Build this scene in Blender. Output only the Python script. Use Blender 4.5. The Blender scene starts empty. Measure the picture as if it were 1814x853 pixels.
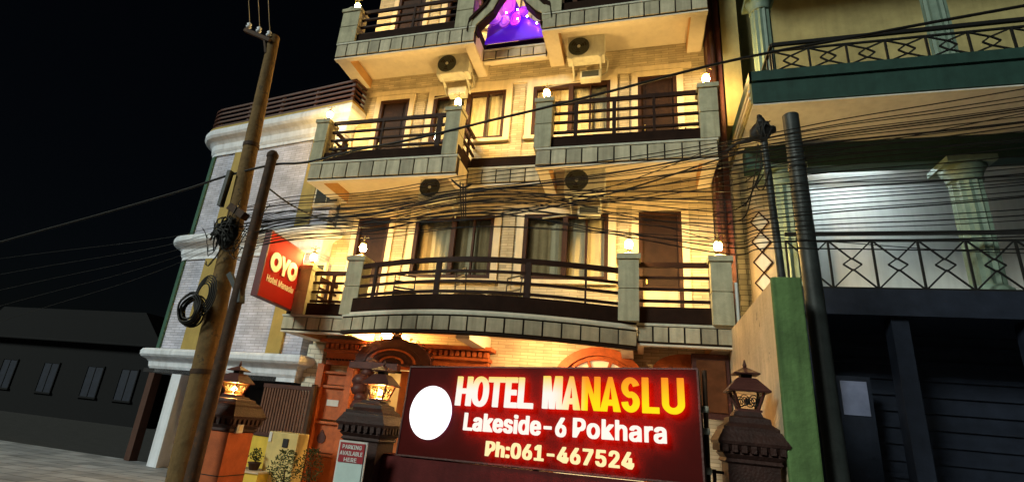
import bpy, bmesh, math, random
from mathutils import Vector, Matrix
random.seed(7)
SC = bpy.context.scene
COL = SC.collection
PI = math.pi

# ------------------------------------------------------------------ camera
RW = Matrix(((0.9570, 0.0063, 0.2902), (0.2752, -0.3448, -0.8974), (0.0944, 0.9387, -0.3307)))
xc = Vector((3051, 20, 925)); zc = Vector((264, 2626, -925)).normalized()
xc = (xc - zc * xc.dot(zc)).normalized(); yc = zc.cross(xc)
RW = Matrix((xc, yc, zc))                      # rows: world axes seen from the camera
EYE = 1.6
cam_d = bpy.data.cameras.new('camera'); cam = bpy.data.objects.new('camera', cam_d); COL.objects.link(cam)
cam.matrix_world = Matrix.Translation((0, 0, EYE)) @ RW.to_4x4()
cam_d.sensor_fit = 'HORIZONTAL'; cam_d.sensor_width = 36
cam_d.lens = 925 / 1814 * 36; cam_d.shift_x = (907 - 851) / 1814
cam_d.clip_start = 0.05; cam_d.clip_end = 3000
SC.camera = cam

# ------------------------------------------------------------------ light
SUN_EL, SUN_AZ = math.radians(27), math.radians(-32)      # street glow from front left
w = bpy.data.worlds.new('World'); SC.world = w; w.use_nodes = True
nt = w.node_tree
bg = nt.nodes['Background']; sky = nt.nodes.new('ShaderNodeTexSky')
sky.sky_type = 'NISHITA'; sky.sun_disc = False; sky.sun_elevation = SUN_EL
sky.sun_rotation = PI - SUN_AZ
nt.links.new(sky.outputs[0], bg.inputs[0]); bg.inputs[1].default_value = 0.0007
sd = bpy.data.lights.new('sun', 'SUN'); sd.energy = 2.2; sd.angle = math.radians(14); sd.color = (0.92, 1.0, 0.88)
so = bpy.data.objects.new('sun', sd); COL.objects.link(so)
ld = Vector((-math.sin(SUN_AZ) * math.cos(SUN_EL), math.cos(SUN_AZ) * math.cos(SUN_EL), -math.sin(SUN_EL)))
so.rotation_euler = ld.to_track_quat('-Z', 'Y').to_euler(); so.location = (-8, -8, 12)
SC.view_settings.view_transform = 'Standard'; SC.view_settings.look = 'None'
SC.view_settings.exposure = 0; SC.view_settings.gamma = 1
SC.cycles.use_denoising = True
SC.cycles.max_bounces = 6

# ------------------------------------------------------------------ helpers
def ray(u, v): return RW @ Vector((u - 851, -(v - 426.5), -925))
def at(u, v, Y):
    d = ray(u, v); t = Y / d.y
    return Vector((d.x * t, Y, d.z * t + EYE))

class MB:
    def __init__(s): s.v = []; s.f = []; s.sm = []
    def add(s, vs, fs, smooth=False):
        b = len(s.v); s.v += [Vector(p) for p in vs]
        for f in fs: s.f.append([i + b for i in f]); s.sm.append(smooth)
        return s
    def box(s, x0, x1, y0, y1, z0, z1, M=None):
        vs = [(x, y, z) for x in (x0, x1) for y in (y0, y1) for z in (z0, z1)]
        if M is not None: vs = [M @ Vector(p) for p in vs]
        return s.add(vs, [(0, 1, 3, 2), (4, 6, 7, 5), (0, 4, 5, 1), (2, 3, 7, 6), (0, 2, 6, 4), (1, 5, 7, 3)])
    def bar(s, a, b, wd, ht=None):
        a, b = Vector(a), Vector(b); ht = ht or wd
        d = (b - a).normalized(); up = Vector((0, 0, 1)) if abs(d.z) < .95 else Vector((0, 1, 0))
        sx = d.cross(up).normalized() * wd / 2; sy = sx.cross(d).normalized() * ht / 2
        vs = [p + i * sx + j * sy for p in (a, b) for i, j in ((-1, -1), (1, -1), (1, 1), (-1, 1))]
        return s.add(vs, [(3, 2, 1, 0), (4, 5, 6, 7), (0, 1, 5, 4), (1, 2, 6, 5), (2, 3, 7, 6), (3, 0, 4, 7)])
    def tube(s, pts, r, n=6, closed=False, flat=None):
        pts = [Vector(p) for p in pts]; m = len(pts); rs = r if isinstance(r, (list, tuple)) else [r] * m
        rings = []; prev = None
        for i, p in enumerate(pts):
            d = (pts[(i + 1) % m] - pts[i - 1]) if closed else (pts[min(i + 1, m - 1)] - pts[max(i - 1, 0)])
            d.normalize()
            if prev is None:
                up = Vector((0, 0, 1)) if abs(d.z) < .9 else Vector((0, 1, 0)); a = d.cross(up).normalized()
            else: a = (prev - d * prev.dot(d)).normalized()
            prev = a; b = d.cross(a)
            rings.append([p + rs[i] * (math.cos(2 * PI * k / n) * a + math.sin(2 * PI * k / n) * b) for k in range(n)])
        vs = [q for rg in rings for q in rg]; fs = []
        for i in range(m if closed else m - 1):
            j = (i + 1) % m
            for k in range(n): fs.append((i * n + k, i * n + (k + 1) % n, j * n + (k + 1) % n, j * n + k))
        s.add(vs, fs, True)
        if not closed: s.add(rings[0], [tuple(range(n - 1, -1, -1))]); s.add(rings[-1], [tuple(range(n))])
        return s
    def lathe(s, prof, c=(0, 0, 0), n=12, smooth=True, sq=False):
        c = Vector(c); vs = []; fs = []
        for r, z in prof:
            for k in range(n):
                a = 2 * PI * (k + (.5 if n == 4 else 0)) / n
                q = r * (math.sqrt(2) if n == 4 else 1)
                vs.append(c + Vector((q * math.cos(a), q * math.sin(a), z)))
        for i in range(len(prof) - 1):
            for k in range(n): fs.append((i * n + k, i * n + (k + 1) % n, (i + 1) * n + (k + 1) % n, (i + 1) * n + k))
        fs.append(tuple(range(n - 1, -1, -1))); fs.append(tuple(range((len(prof) - 1) * n, len(prof) * n)))
        return s.add(vs, fs, smooth and n > 4)
    def prism(s, poly, y0, y1, M=None):                 # polygon in x,z pushed along y
        n = len(poly); vs = [Vector((x, y0, z)) for x, z in poly] + [Vector((x, y1, z)) for x, z in poly]
        if M is not None: vs = [M @ p for p in vs]
        fs = [tuple(range(n)), tuple(range(2 * n - 1, n - 1, -1))] + [(i, i + n, (i + 1) % n + n, (i + 1) % n) for i in range(n)]
        return s.add(vs, fs)
    def sphere(s, c, r, n=10, sc=(1, 1, 1)):
        prof = []
        for i in range(n // 2 + 1):
            t = -PI / 2 + PI * i / (n // 2); prof.append((max(1e-3, math.cos(t)), math.sin(t)))
        vs = []; fs = []; c = Vector(c)
        for rr, z in prof:
            for k in range(n): vs.append(c + Vector((r * sc[0] * rr * math.cos(2 * PI * k / n), r * sc[1] * rr * math.sin(2 * PI * k / n), r * sc[2] * z)))
        for i in range(len(prof) - 1):
            for k in range(n): fs.append((i * n + k, i * n + (k + 1) % n, (i + 1) * n + (k + 1) % n, (i + 1) * n + k))
        return s.add(vs, fs, True)
    def sweep(s, path, nrm, prof, caps=True):           # path of (x,y), outward normals, profile (out, z)
        m = len(prof); vs = []; fs = []
        for (x, y), (nx, ny) in zip(path, nrm):
            for o, z in prof: vs.append((x + nx * o, y + ny * o, z))
        for i in range(len(path) - 1):
            for k in range(m): fs.append((i * m + k, i * m + (k + 1) % m, (i + 1) * m + (k + 1) % m, (i + 1) * m + k))
        if caps: fs.append(tuple(range(m - 1, -1, -1))); fs.append(tuple(range((len(path) - 1) * m, len(path) * m)))
        return s.add(vs, fs)
    def mesh(s, name, m, off=Vector((0, 0, 0)), fix=True):
        me = bpy.data.meshes.new(name)
        me.from_pydata([tuple(p - off) for p in s.v], [], s.f)
        me.polygons.foreach_set('use_smooth', s.sm)
        if fix:
            b = bmesh.new(); b.from_mesh(me); bmesh.ops.recalc_face_normals(b, faces=b.faces); b.to_mesh(me); b.free()
        me.materials.append(m); me.update()
        return me
    def build(s, name, m, parent=None, label=None, bevel=0):
        off = worigin(parent); o = bpy.data.objects.new(name, s.mesh(name, m, off)); COL.objects.link(o)
        if parent: o.parent = parent
        if label: o['label'] = label
        if bevel:
            md = o.modifiers.new('bevel', 'BEVEL'); md.width = bevel; md.segments = 2; md.limit_method = 'ANGLE'
        return o

def blob(mb, c, r, sc, seed):
    rnd = random.Random(seed); t = MB().sphere((0, 0, 0), 1, 14); dirs = [Vector((rnd.gauss(0, 1), rnd.gauss(0, 1), rnd.gauss(0, 1))).normalized() for _ in range(9)]; am = [rnd.uniform(-.1, .32) for _ in dirs]
    for p in t.v:
        n_ = p.normalized(); k = 1 + sum(a * max(0, n_.dot(d)) ** 6 for a, d in zip(am, dirs)) + rnd.uniform(-.07, .07)
        p.x, p.y, p.z = n_.x * k * r * sc[0], n_.y * k * r * sc[1], n_.z * k * r * sc[2]
    b = len(mb.v); mb.v += [p + Vector(c) for p in t.v]; mb.f += [[i + b for i in f] for f in t.f]; mb.sm += [False] * len(t.f); return mb
def worigin(o):
    p = Vector((0, 0, 0))
    while o is not None: p += o.location; o = o.parent
    return p
def tag(o, label=None, cat=None, group=None, kind=None):
    if label: o['label'] = label
    if cat: o['category'] = cat
    if group: o['group'] = group
    if kind: o['kind'] = kind
    return o
def thing(name, label, cat, loc=(0, 0, 0), group=None):
    o = bpy.data.objects.new(name, None); COL.objects.link(o); o.location = loc; o.empty_display_size = .2
    return tag(o, label, cat, group)
def piece(name, me, parent, loc=(0, 0, 0), rz=0):
    o = bpy.data.objects.new(name, me); COL.objects.link(o); o.parent = parent
    o.location = Vector(loc) - worigin(parent); o.rotation_euler = (0, 0, rz); return o
def copy_tree(o, parent=None):
    c = o.copy(); COL.objects.link(c)
    if parent is not None: c.parent = parent
    for ch in o.children: copy_tree(ch, c)
    return c
def duplicate(o, loc, label, rz=0):
    c = copy_tree(o); c.location = loc; c.rotation_euler = (0, 0, rz); c['label'] = label; return c
def unit_box(name, m, x, y, z, bevel=0):
    b = MB().box(-x / 2, x / 2, -y / 2, y / 2, -z / 2, z / 2); return b.mesh(name, m)

# ------------------------------------------------------------------ materials
MATS = {}
def mat(name, color, rough=.7, var=.18, scale=6, bump=.12, bscale=40, metal=0, spec=.3, streak=0, objrand=0, chips=None):
    if name in MATS: return MATS[name]
    m = bpy.data.materials.new(name); m.use_nodes = True; n = m.node_tree.nodes; l = m.node_tree.links
    p = n['Principled BSDF']; p.inputs['Roughness'].default_value = rough; p.inputs['Metallic'].default_value = metal
    p.inputs['Specular IOR Level'].default_value = spec
    g = n.new('ShaderNodeNewGeometry')
    t = n.new('ShaderNodeTexNoise'); t.inputs['Scale'].default_value = scale; t.inputs['Detail'].default_value = 6; t.inputs['Roughness'].default_value = .65
    l.new(g.outputs['Position'], t.inputs['Vector'])
    r = n.new('ShaderNodeValToRGB'); r.color_ramp.elements[0].position = .3; r.color_ramp.elements[1].position = .7
    r.color_ramp.elements[0].color = (*[c * (1 - var) for c in color], 1); r.color_ramp.elements[1].color = (*[min(1, c * (1 + var * .7)) for c in color], 1)
    l.new(t.outputs['Fac'], r.inputs['Fac'])
    out = r.outputs['Color']
    if streak:                                            # rain streaks and grime
        mp = n.new('ShaderNodeMapping'); mp.inputs['Scale'].default_value = (7, 7, .5); l.new(g.outputs['Position'], mp.inputs['Vector'])
        t2 = n.new('ShaderNodeTexNoise'); t2.inputs['Scale'].default_value = 1.3; t2.inputs['Detail'].default_value = 5; l.new(mp.outputs[0], t2.inputs['Vector'])
        r2 = n.new('ShaderNodeMapRange'); r2.inputs[1].default_value = .42; r2.inputs[2].default_value = .72; r2.inputs[3].default_value = 0; r2.inputs[4].default_value = streak
        l.new(t2.outputs['Fac'], r2.inputs[0])
        mx = n.new('ShaderNodeMix'); mx.data_type = 'RGBA'; l.new(r2.outputs[0], mx.inputs[0]); l.new(out, mx.inputs[6])
        mx.inputs[7].default_value = (*[c * .35 for c in color], 1); out = mx.outputs[2]
    if chips:                                             # flaked paint and dirt patches
        t4 = n.new('ShaderNodeTexNoise'); t4.inputs['Scale'].default_value = chips[1]; t4.inputs['Detail'].default_value = 9; t4.inputs['Roughness'].default_value = .7; l.new(g.outputs['Position'], t4.inputs['Vector'])
        r4 = n.new('ShaderNodeMapRange'); r4.inputs[1].default_value = chips[2]; r4.inputs[2].default_value = chips[2] + .05; l.new(t4.outputs['Fac'], r4.inputs[0])
        m4 = n.new('ShaderNodeMix'); m4.data_type = 'RGBA'; l.new(r4.outputs[0], m4.inputs[0]); l.new(out, m4.inputs[6]); m4.inputs[7].default_value = (*chips[0], 1); out = m4.outputs[2]
    if objrand:
        oi = n.new('ShaderNodeObjectInfo'); ro = n.new('ShaderNodeMapRange'); ro.inputs[3].default_value = 1 - objrand; ro.inputs[4].default_value = 1 + objrand * .5; l.new(oi.outputs['Random'], ro.inputs[0])
        vm = n.new('ShaderNodeVectorMath'); vm.operation = 'SCALE'; l.new(out, vm.inputs[0]); l.new(ro.outputs[0], vm.inputs['Scale']); out = vm.outputs[0]
    l.new(out, p.inputs['Base Color'])
    if bump:
        t3 = n.new('ShaderNodeTexNoise'); t3.inputs['Scale'].default_value = bscale; t3.inputs['Detail'].default_value = 4; l.new(g.outputs['Position'], t3.inputs['Vector'])
        b = n.new('ShaderNodeBump'); b.inputs['Strength'].default_value = bump; b.inputs['Distance'].default_value = .02
        l.new(t3.outputs['Fac'], b.inputs['Height']); l.new(b.outputs[0], p.inputs['Normal'])
    MATS[name] = m; return m
def brick_mat(name, color, mortar, bw=.24, bh=.06, var=.25, ms=.006, bump=.5, flat=False):
    m = bpy.data.materials.new(name); m.use_nodes = True; n = m.node_tree.nodes; l = m.node_tree.links
    p = n['Principled BSDF']; p.inputs['Roughness'].default_value = .8; p.inputs['Specular IOR Level'].default_value = .2
    g = n.new('ShaderNodeNewGeometry'); s = n.new('ShaderNodeSeparateXYZ'); l.new(g.outputs['Position'], s.inputs[0])
    a = n.new('ShaderNodeMath'); a.operation = 'ADD'; l.new(s.outputs[0], a.inputs[0]); l.new(s.outputs[1], a.inputs[1])
    c = n.new('ShaderNodeCombineXYZ'); l.new(a.outputs[0], c.inputs[0]); l.new(s.outputs[2], c.inputs[1])
    t = n.new('ShaderNodeTexBrick'); l.new((g.outputs['Position'] if flat else c.outputs[0]), t.inputs['Vector'])
    t.inputs['Color1'].default_value = (*[min(1, q * (1 + var * .5)) for q in color], 1); t.inputs['Color2'].default_value = (*[q * (1 - var) for q in color], 1)
    t.inputs['Mortar'].default_value = (*mortar, 1); t.inputs['Scale'].default_value = 1; t.inputs['Brick Width'].default_value = bw
    t.inputs['Row Height'].default_value = bh; t.inputs['Mortar Size'].default_value = ms; t.inputs['Mortar Smooth'].default_value = .2
    t2 = n.new('ShaderNodeTexNoise'); t2.inputs['Scale'].default_value = 2.2; t2.inputs['Detail'].default_value = 7; l.new(g.outputs['Position'], t2.inputs['Vector'])
    r = n.new('ShaderNodeMapRange'); r.inputs[1].default_value = .3; r.inputs[2].default_value = .7; r.inputs[3].default_value = .72; r.inputs[4].default_value = 1.12; l.new(t2.outputs['Fac'], r.inputs[0])
    mx = n.new('ShaderNodeVectorMath'); mx.operation = 'SCALE'; l.new(t.outputs['Color'], mx.inputs[0]); l.new(r.outputs[0], mx.inputs['Scale'])
    l.new(mx.outputs[0], p.inputs['Base Color'])
    b = n.new('ShaderNodeBump'); b.inputs['Strength'].default_value = bump; b.inputs['Distance'].default_value = .008; b.invert = True
    l.new(t.outputs['Fac'], b.inputs['Height']); l.new(b.outputs[0], p.inputs['Normal'])
    MATS[name] = m; return m
def emit(name, color, strength):
    m = bpy.data.materials.new(name); m.use_nodes = True; n = m.node_tree.nodes; l = m.node_tree.links
    n.remove(n['Principled BSDF']); e = n.new('ShaderNodeEmission'); e.inputs[0].default_value = (*color, 1); e.inputs[1].default_value = strength
    l.new(e.outputs[0], n['Material Output'].inputs[0]); MATS[name] = m; return m
def glass(name, tint=(.8, .85, .85), rough=.03, refl=.5):
    m = bpy.data.materials.new(name); m.use_nodes = True; n = m.node_tree.nodes; l = m.node_tree.links
    n.remove(n['Principled BSDF']); t = n.new('ShaderNodeBsdfTransparent'); t.inputs[0].default_value = (*tint, 1)
    g = n.new('ShaderNodeBsdfGlossy'); g.inputs['Roughness'].default_value = rough
    f = n.new('ShaderNodeFresnel'); f.inputs[0].default_value = 1.5; mx = n.new('ShaderNodeMixShader')
    l.new(f.outputs[0], mx.inputs[0]); l.new(t.outputs[0], mx.inputs[1]); l.new(g.outputs[0], mx.inputs[2])
    l.new(mx.outputs[0], n['Material Output'].inputs[0]); MATS[name] = m; return m

M_BRICK = brick_mat('hotel stone strips', (.56, .48, .33), (.31, .26, .17), .30, .06, var=.24, ms=.005, bump=.5)
M_LBRICK = brick_mat('blue cast white brick', (.62, .62, .74), (.34, .34, .42), .24, .065, var=.15, ms=.006, bump=.8)  # blue cast of the street light put into the brick colour
M_RBRICK = brick_mat('pale brick', (.72, .68, .56), (.22, .2, .16), .26, .10)
M_CREAM = mat('cream paint', (.68, .58, .40), .55, .1, 3, .05, streak=.25)
M_SOFFIT = mat('soffit paint', (.76, .69, .56), .6, .08, 2, .04, streak=.12)
M_ORBEAM = mat('ochre beam paint', (.48, .27, .1), .6, .15, 4)
M_TILE = mat('grey green fascia tile', (.54, .48, .335), .6, .2, 5, .15, streak=.5, spec=.15, objrand=.3)
M_TILELIP = mat('pale ledge', (.6, .58, .46), .6, .12, 6, streak=.3)
M_JOINT = mat('dark joint', (.035, .025, .018), .8)
M_KERB = mat('dark brown plinth', (.022, .010, .006), .8, .3, 5, .15, spec=.1)
M_RAIL = mat('brown painted rail', (.030, .012, .007), .6, .25, 9, .06, spec=.12)
M_PILLAR = mat('grey green pillar render', (.47, .44, .295), .75, .2, 6, .25, 60, streak=.5)
M_FRAME = mat('dark wood frame', (.042, .018, .010), .5, .3, 12, .1, spec=.15)
M_DOOR = mat('dark wood door', (.022, .010, .006), .6, .35, 9, .1, spec=.15)
M_CURT = mat('cream curtain', (.92, .82, .58), .85, .12, 3, .05)
M_DCURT = mat('brown curtain', (.62, .47, .26), .85, .2, 4, .05)
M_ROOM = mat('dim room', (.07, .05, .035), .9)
M_GLASS = glass('window glass', (.95, .95, .93))
M_AC = mat('off white casing', (.68, .68, .58), .5, .12, 8, .04, streak=.25)
M_ACD = mat('dark grille', (.06, .065, .05), .5)
M_IRON = mat('black iron', (.012, .012, .012), .45, .3, 20, .05)
M_BULB = emit('lamp glow', (1, .61, .185), 820)
M_BULB2 = emit('lantern glow', (1, .46, .11), 1700)
def lit_glass(name, color):
    m = bpy.data.materials.new(name); m.use_nodes = True; n = m.node_tree.nodes; l = m.node_tree.links
    n.remove(n['Principled BSDF']); t = n.new('ShaderNodeBsdfTranslucent'); t.inputs[0].default_value = (*color, 1)
    g = n.new('ShaderNodeBsdfTransparent'); mx = n.new('ShaderNodeMixShader'); mx.inputs[0].default_value = .992
    l.new(t.outputs[0], mx.inputs[1]); l.new(g.outputs[0], mx.inputs[2]); l.new(mx.outputs[0], n['Material Output'].inputs[0]); return m
M_LGLASS = lit_glass('frosted lantern glass', (.95, .72, .2)); M_LCLEAR = glass('clear lantern glass', (.95, .92, .85), .1)
M_BRASS = mat('brass', (.6, .42, .14), .35, .2, 20, .03, metal=.8)
M_CONC = mat('concrete pole', (.18, .11, .042), .85, .4, 6, .6, 18, streak=.5, chips=((.08, .055, .03), 6, .57))
M_STEELP = mat('rusty steel pole', (.055, .028, .015), .75, .45, 9, .4, 25, chips=((.10, .04, .015), 9, .58))
M_DPOLE = mat('dark painted pole', (.030, .036, .036), .5, .3, 9, .1)
M_CABLE = mat('black cable', (.010, .009, .008), .55, .2, 10, 0)
M_PCABLE = mat('pale cable', (.35, .33, .25), .5, .2, 10, 0)
M_WHITE = mat('blue cast white stucco', (.74, .78, .86), .65, .12, 3, .12, 50, streak=.3)  # white paint tinted with the street light's blue
M_OCHRE = mat('ochre paint', (.40, .29, .08), .65, .15, 4, .1, streak=.2)
M_DGREEN = mat('dark green paint', (.05, .12, .085), .6, .2, 4, .1)
M_REDSLAT = mat('dark red slat', (.075, .028, .02), .5, .3, 7, .1)
M_TEAL = mat('dark teal paint', (.02, .055, .045), .6, .25, 4, .12, streak=.3)
M_TEALC = mat('green fluted column', (.17, .24, .19), .5, .2, 6, .1, streak=.3)
M_RWALL = mat('yellow plaster', (.36, .31, .14), .8, .25, 2, .15, 30, streak=.25)
M_RWHITE = mat('white plaster', (.66, .66, .62), .75, .1, 2, .1, 30, streak=.2)
M_GREEN = mat('green wall paint', (.11, .20, .07), .85, .35, 3, .5, 25, streak=.7, chips=((.22, .2, .16), 4, .62))
M_BEIGE = mat('beige wall paint', (.62, .49, .32), .8, .22, 2, .35, 22, streak=.3, chips=((.3, .24, .17), 3, .63))
M_MAROON = mat('maroon wall paint', (.085, .014, .014), .7, .3, 4, .2, streak=.4, spec=.1)
M_GPILLAR = mat('carved dark terracotta', (.034, .013, .010), .6, .35, 9, .4, 45)
M_GORANGE = mat('glow orange brick', (.42, .10, .028), .65, .25, 6, .2)  # lantern glow on this pillar put into a more orange base
M_WOOD = mat('red carved wood', (.44, .11, .03), .5, .3, 9, .25, 50)
M_DWOOD = mat('dark carved wood', (.07, .022, .018), .5, .35, 9, .3, 40)
M_ASPH = mat('asphalt', (.05, .05, .05), .9, .25, 3, .4, 60)
M_PAVE = brick_mat('pale concrete paving', (.40, .42, .45), (.12, .12, .13), .6, .4, var=.3, ms=.012, flat=True)
M_YELLOW = mat('yellow wall paint', (.70, .48, .06), .7, .12, 4, .1, streak=.15)
M_POT = mat('dark clay pot', (.06, .03, .02), .7, .3, 9, .2)
M_LEAF = mat('leaf green', (.035, .055, .016), .5, .4, 30, 0)
M_DARK = mat('dark shutter', (.018, .016, .018), .6, .4, 5, .2)
M_BLUE = mat('dark blue shutter', (.015, .02, .035), .5, .3, 5, .1)
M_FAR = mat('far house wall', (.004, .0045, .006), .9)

# ------------------------------------------------------------------ ground
def struct(name, mb, m): return tag(mb.build(name, m), kind='structure')
struct('ground', MB().box(-900, 900, -300, 1500, -.3, 0), M_ASPH)
struct('pavement', MB().box(-30, 12, 5.0, 10.6, -.2, .05), M_PAVE)
struct('kerb', MB().box(-30, 12, 4.86, 4.998, -.2, .10), M_RWHITE)

# ================================================================== hotel
WY = 10.0
hotel = thing('hotel', 'tall cream stone hotel with stacked railed balconies and fascia tiles', 'hotel building', (-2.8, WY, 0))
def wall_cells(x0, x1, z0, z1, y0, y1, ops):
    mb = MB(); xs = sorted({x0, x1, *[o[0] for o in ops], *[o[1] for o in ops]}); zs = sorted({z0, z1, *[o[2] for o in ops], *[o[3] for o in ops]})
    for i in range(len(xs) - 1):
        for j in range(len(zs) - 1):
            cx, cz = (xs[i] + xs[i + 1]) / 2, (zs[j] + zs[j + 1]) / 2
            if not any(o[0] < cx < o[1] and o[2] < cz < o[3] for o in ops): mb.box(xs[i], xs[i + 1], y0, y1, zs[j], zs[j + 1])
    return mb
DL, WL, WR, DR = (-6.22, -5.42), (-4.77, -2.95), (-2.3, -.58), (0.0, .79)
FL = [(3.40, 4.45, 5.86), (6.72, 7.76, 9.06), (9.97, 11.0, 12.4)]     # floor, sill, head
ops = []
for fl, si, hd in FL: ops += [(*DL, fl, hd), (*WL, si, hd), (*WR, si, hd), (*DR, fl, hd)]
ops += [(-5.35, -3.75, 0, 2.5)]
wall_cells(-6.82, 1.36, 0, 13.3, WY, WY + .28, ops).build('wall', M_BRICK, hotel)
MB().box(-6.82, -6.6, WY + .282, 16, 0, 13.3).box(1.14, 1.36, WY + .282, 16, 0, 13.3).box(-6.598, 1.138, 15.8, 16, 0, 13.3).box(-7, 1.5, 9.6, 16.2, 13.302, 13.5).build('wall', M_BRICK, hotel)
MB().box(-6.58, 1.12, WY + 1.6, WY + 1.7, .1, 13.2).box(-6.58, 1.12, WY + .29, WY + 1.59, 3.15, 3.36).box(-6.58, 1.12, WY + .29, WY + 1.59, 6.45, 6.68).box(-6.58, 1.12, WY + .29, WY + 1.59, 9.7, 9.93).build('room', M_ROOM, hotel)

def window(x0, x1, z0, z1, open_to):
    f = MB(); t = .075; y0, y1 = WY - .03, WY + .1
    f.box(x0, x1, y0, y1, z1 - t, z1).box(x0, x1, y0, y1, z0, z0 + t).box(x0, x0 + t, y0, y1, z0 + t, z1 - t).box(x1 - t, x1, y0, y1, z0 + t, z1 - t)
    w_ = f.build('window', M_FRAME, hotel)
    mid = (x0 + x1) / 2
    MB().box(mid - .05, mid + .05, y0 - .01, y1 - .01, z0 + t, z1 - t).build('mullion', M_FRAME, w_)
    q = x0 + (x1 - x0) * .75
    MB().box(q - .02, q + .02, y0 + .02, y1 - .02, z0 + t, z1 - t).build('sash', M_FRAME, w_)
    for a, b in ((x0 + t, mid - .05), (mid + .05, q - .02), (q + .02, x1 - t)):
        MB().box(a, b, WY + .04, WY + .048, z0 + t, z1 - t).build('pane', M_GLASS, w_)
    for a, b, m in open_to:
        mb = MB(); n = max(8, int((b - a) / .022)); vs = []; fs = []
        ph = random.random() * 6
        for i in range(n + 1):
            u = a + (b - a) * i / n; off = WY + .135 + .016 * math.sin(i * .9 + ph) + .008 * math.sin(i * 2.3)
            vs += [(u, off, z0 + .02), (u, off, z1 - .02)]
        for i in range(n): fs.append((2 * i, 2 * i + 2, 2 * i + 3, 2 * i + 1))
        mb.add(vs, fs, True).build('curtain', m, w_)
    MB().box(x0 - .16, x1 + .16, WY - .10, WY - .002, z0 - .10, z0 - .02).build('sill', M_CREAM, w_)
    s = MB(); e = .15; yy = WY - .045
    s.box(x0 - e, x0 - .002, yy, WY - .002, z0, z1 + e).box(x1 + .002, x1 + e, yy, WY - .002, z0, z1 + e).box(x0 - .002, x1 + .002, yy, WY - .002, z1 + .002, z1 + e)
    s.build('surround', M_CREAM, w_)
    return w_
def door(x0, x1, z0, z1, lower=False):
    f = MB(); t = .07
    f.box(x0, x1, WY - .03, WY + .12, z1 - t, z1).box(x0, x0 + t, WY - .03, WY + .12, z0, z1 - t).box(x1 - t, x1, WY - .03, WY + .12, z0, z1 - t)
    d_ = f.build('door', M_FRAME, hotel)
    zc_ = z0 + .95 if lower else z0
    MB().box(x0 + t, x1 - t, WY + .03, WY + .07, zc_, z1 - t).build('leaf', M_DOOR, d_)
    if lower:
        MB().box(x0 + t, x1 - t, WY + .032, WY + .072, z0 + .1, zc_ - .07).build('lower_panel', M_CREAM, d_, 'pale lower door panel')
        MB().box(x0 + t, x1 - t, WY + .01, WY + .06, zc_ - .068, zc_ - .002).build('cross_rail', M_FRAME, d_)
    else:
        for k in range(2):
            za = z0 + .2 + k * (z1 - z0) * .48
            MB().box(x0 + .17, x1 - .17, WY + .015, WY + .031, za, za + (z1 - z0) * .38).build('panel', M_DOOR, d_)
    MB().bar((x0 + t + .07, WY + .0, z0 + 1.0), (x0 + t + .07, WY + .0, z0 + 1.14), .025).build('handle', M_BRASS, d_)
    s = MB(); e = .13
    s.box(x0 - e, x0 - .002, WY - .045, WY - .002, z0, z1 + e).box(x1 + .002, x1 + e, WY - .045, WY - .002, z0, z1 + e).box(x0 - .002, x1 + .002, WY - .045, WY - .002, z1 + .002, z1 + e)
    s.build('surround', M_CREAM, d_)
for i, (fl, si, hd) in enumerate(FL):
    door(*DL, fl, hd, i == 0); door(*DR, fl, hd, i == 0)
    a, b = WL; c, d = WR
    if i == 0:
        window(a, b, si, hd, [(a + .05, a + .36, M_DCURT), (a + .36, a + .95, M_CURT), (a + .95, a + 1.2, M_DCURT), (a + 1.2, a + 1.45, M_CURT), (a + 1.45, b - .05, M_DCURT)])
        window(c, d, si, hd, [(c + .06, c + .55, M_DCURT), (c + .55, c + .72, M_CURT), (c + .72, c + .95, M_DCURT), (c + .95, d - .05, M_CURT)])
    else:
        window(a, b, si, hd, [(a + .06, a + .62, M_CURT), (a + .72, b - .03, M_CURT)])
        window(c, d, si, hd, [(c + .06, c + .35, M_CURT), (c + .35, c + .62, M_DCURT), (c + .62, d - .03, M_CURT)])
    # raised brick panels with cream borders between the openings
    for p0, p1 in ((DL[1] + .2, WL[0] - .22), (WL[1] + .2, WR[0] - .2), (WR[1] + .2, DR[0] - .18)):
        mb = MB(); mid = (p0 + p1) / 2; zt = hd + .05
        poly = [(p0, fl + .1), (p1, fl + .1), (p1, zt - .06), (mid + .1, zt), (mid, zt + .05), (mid - .1, zt), (p0, zt - .06)]
        mb.prism(poly, WY - .03, WY - .002).build('wall_panel', M_BRICK, hotel)
MB().box(-6.6, 1.1, WY - .03, WY - .003, 9.215, 9.34).box(-6.6, 1.1, WY - .03, WY - .003, 6.015, 6.12).build('string_course', M_CREAM, hotel)

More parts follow.
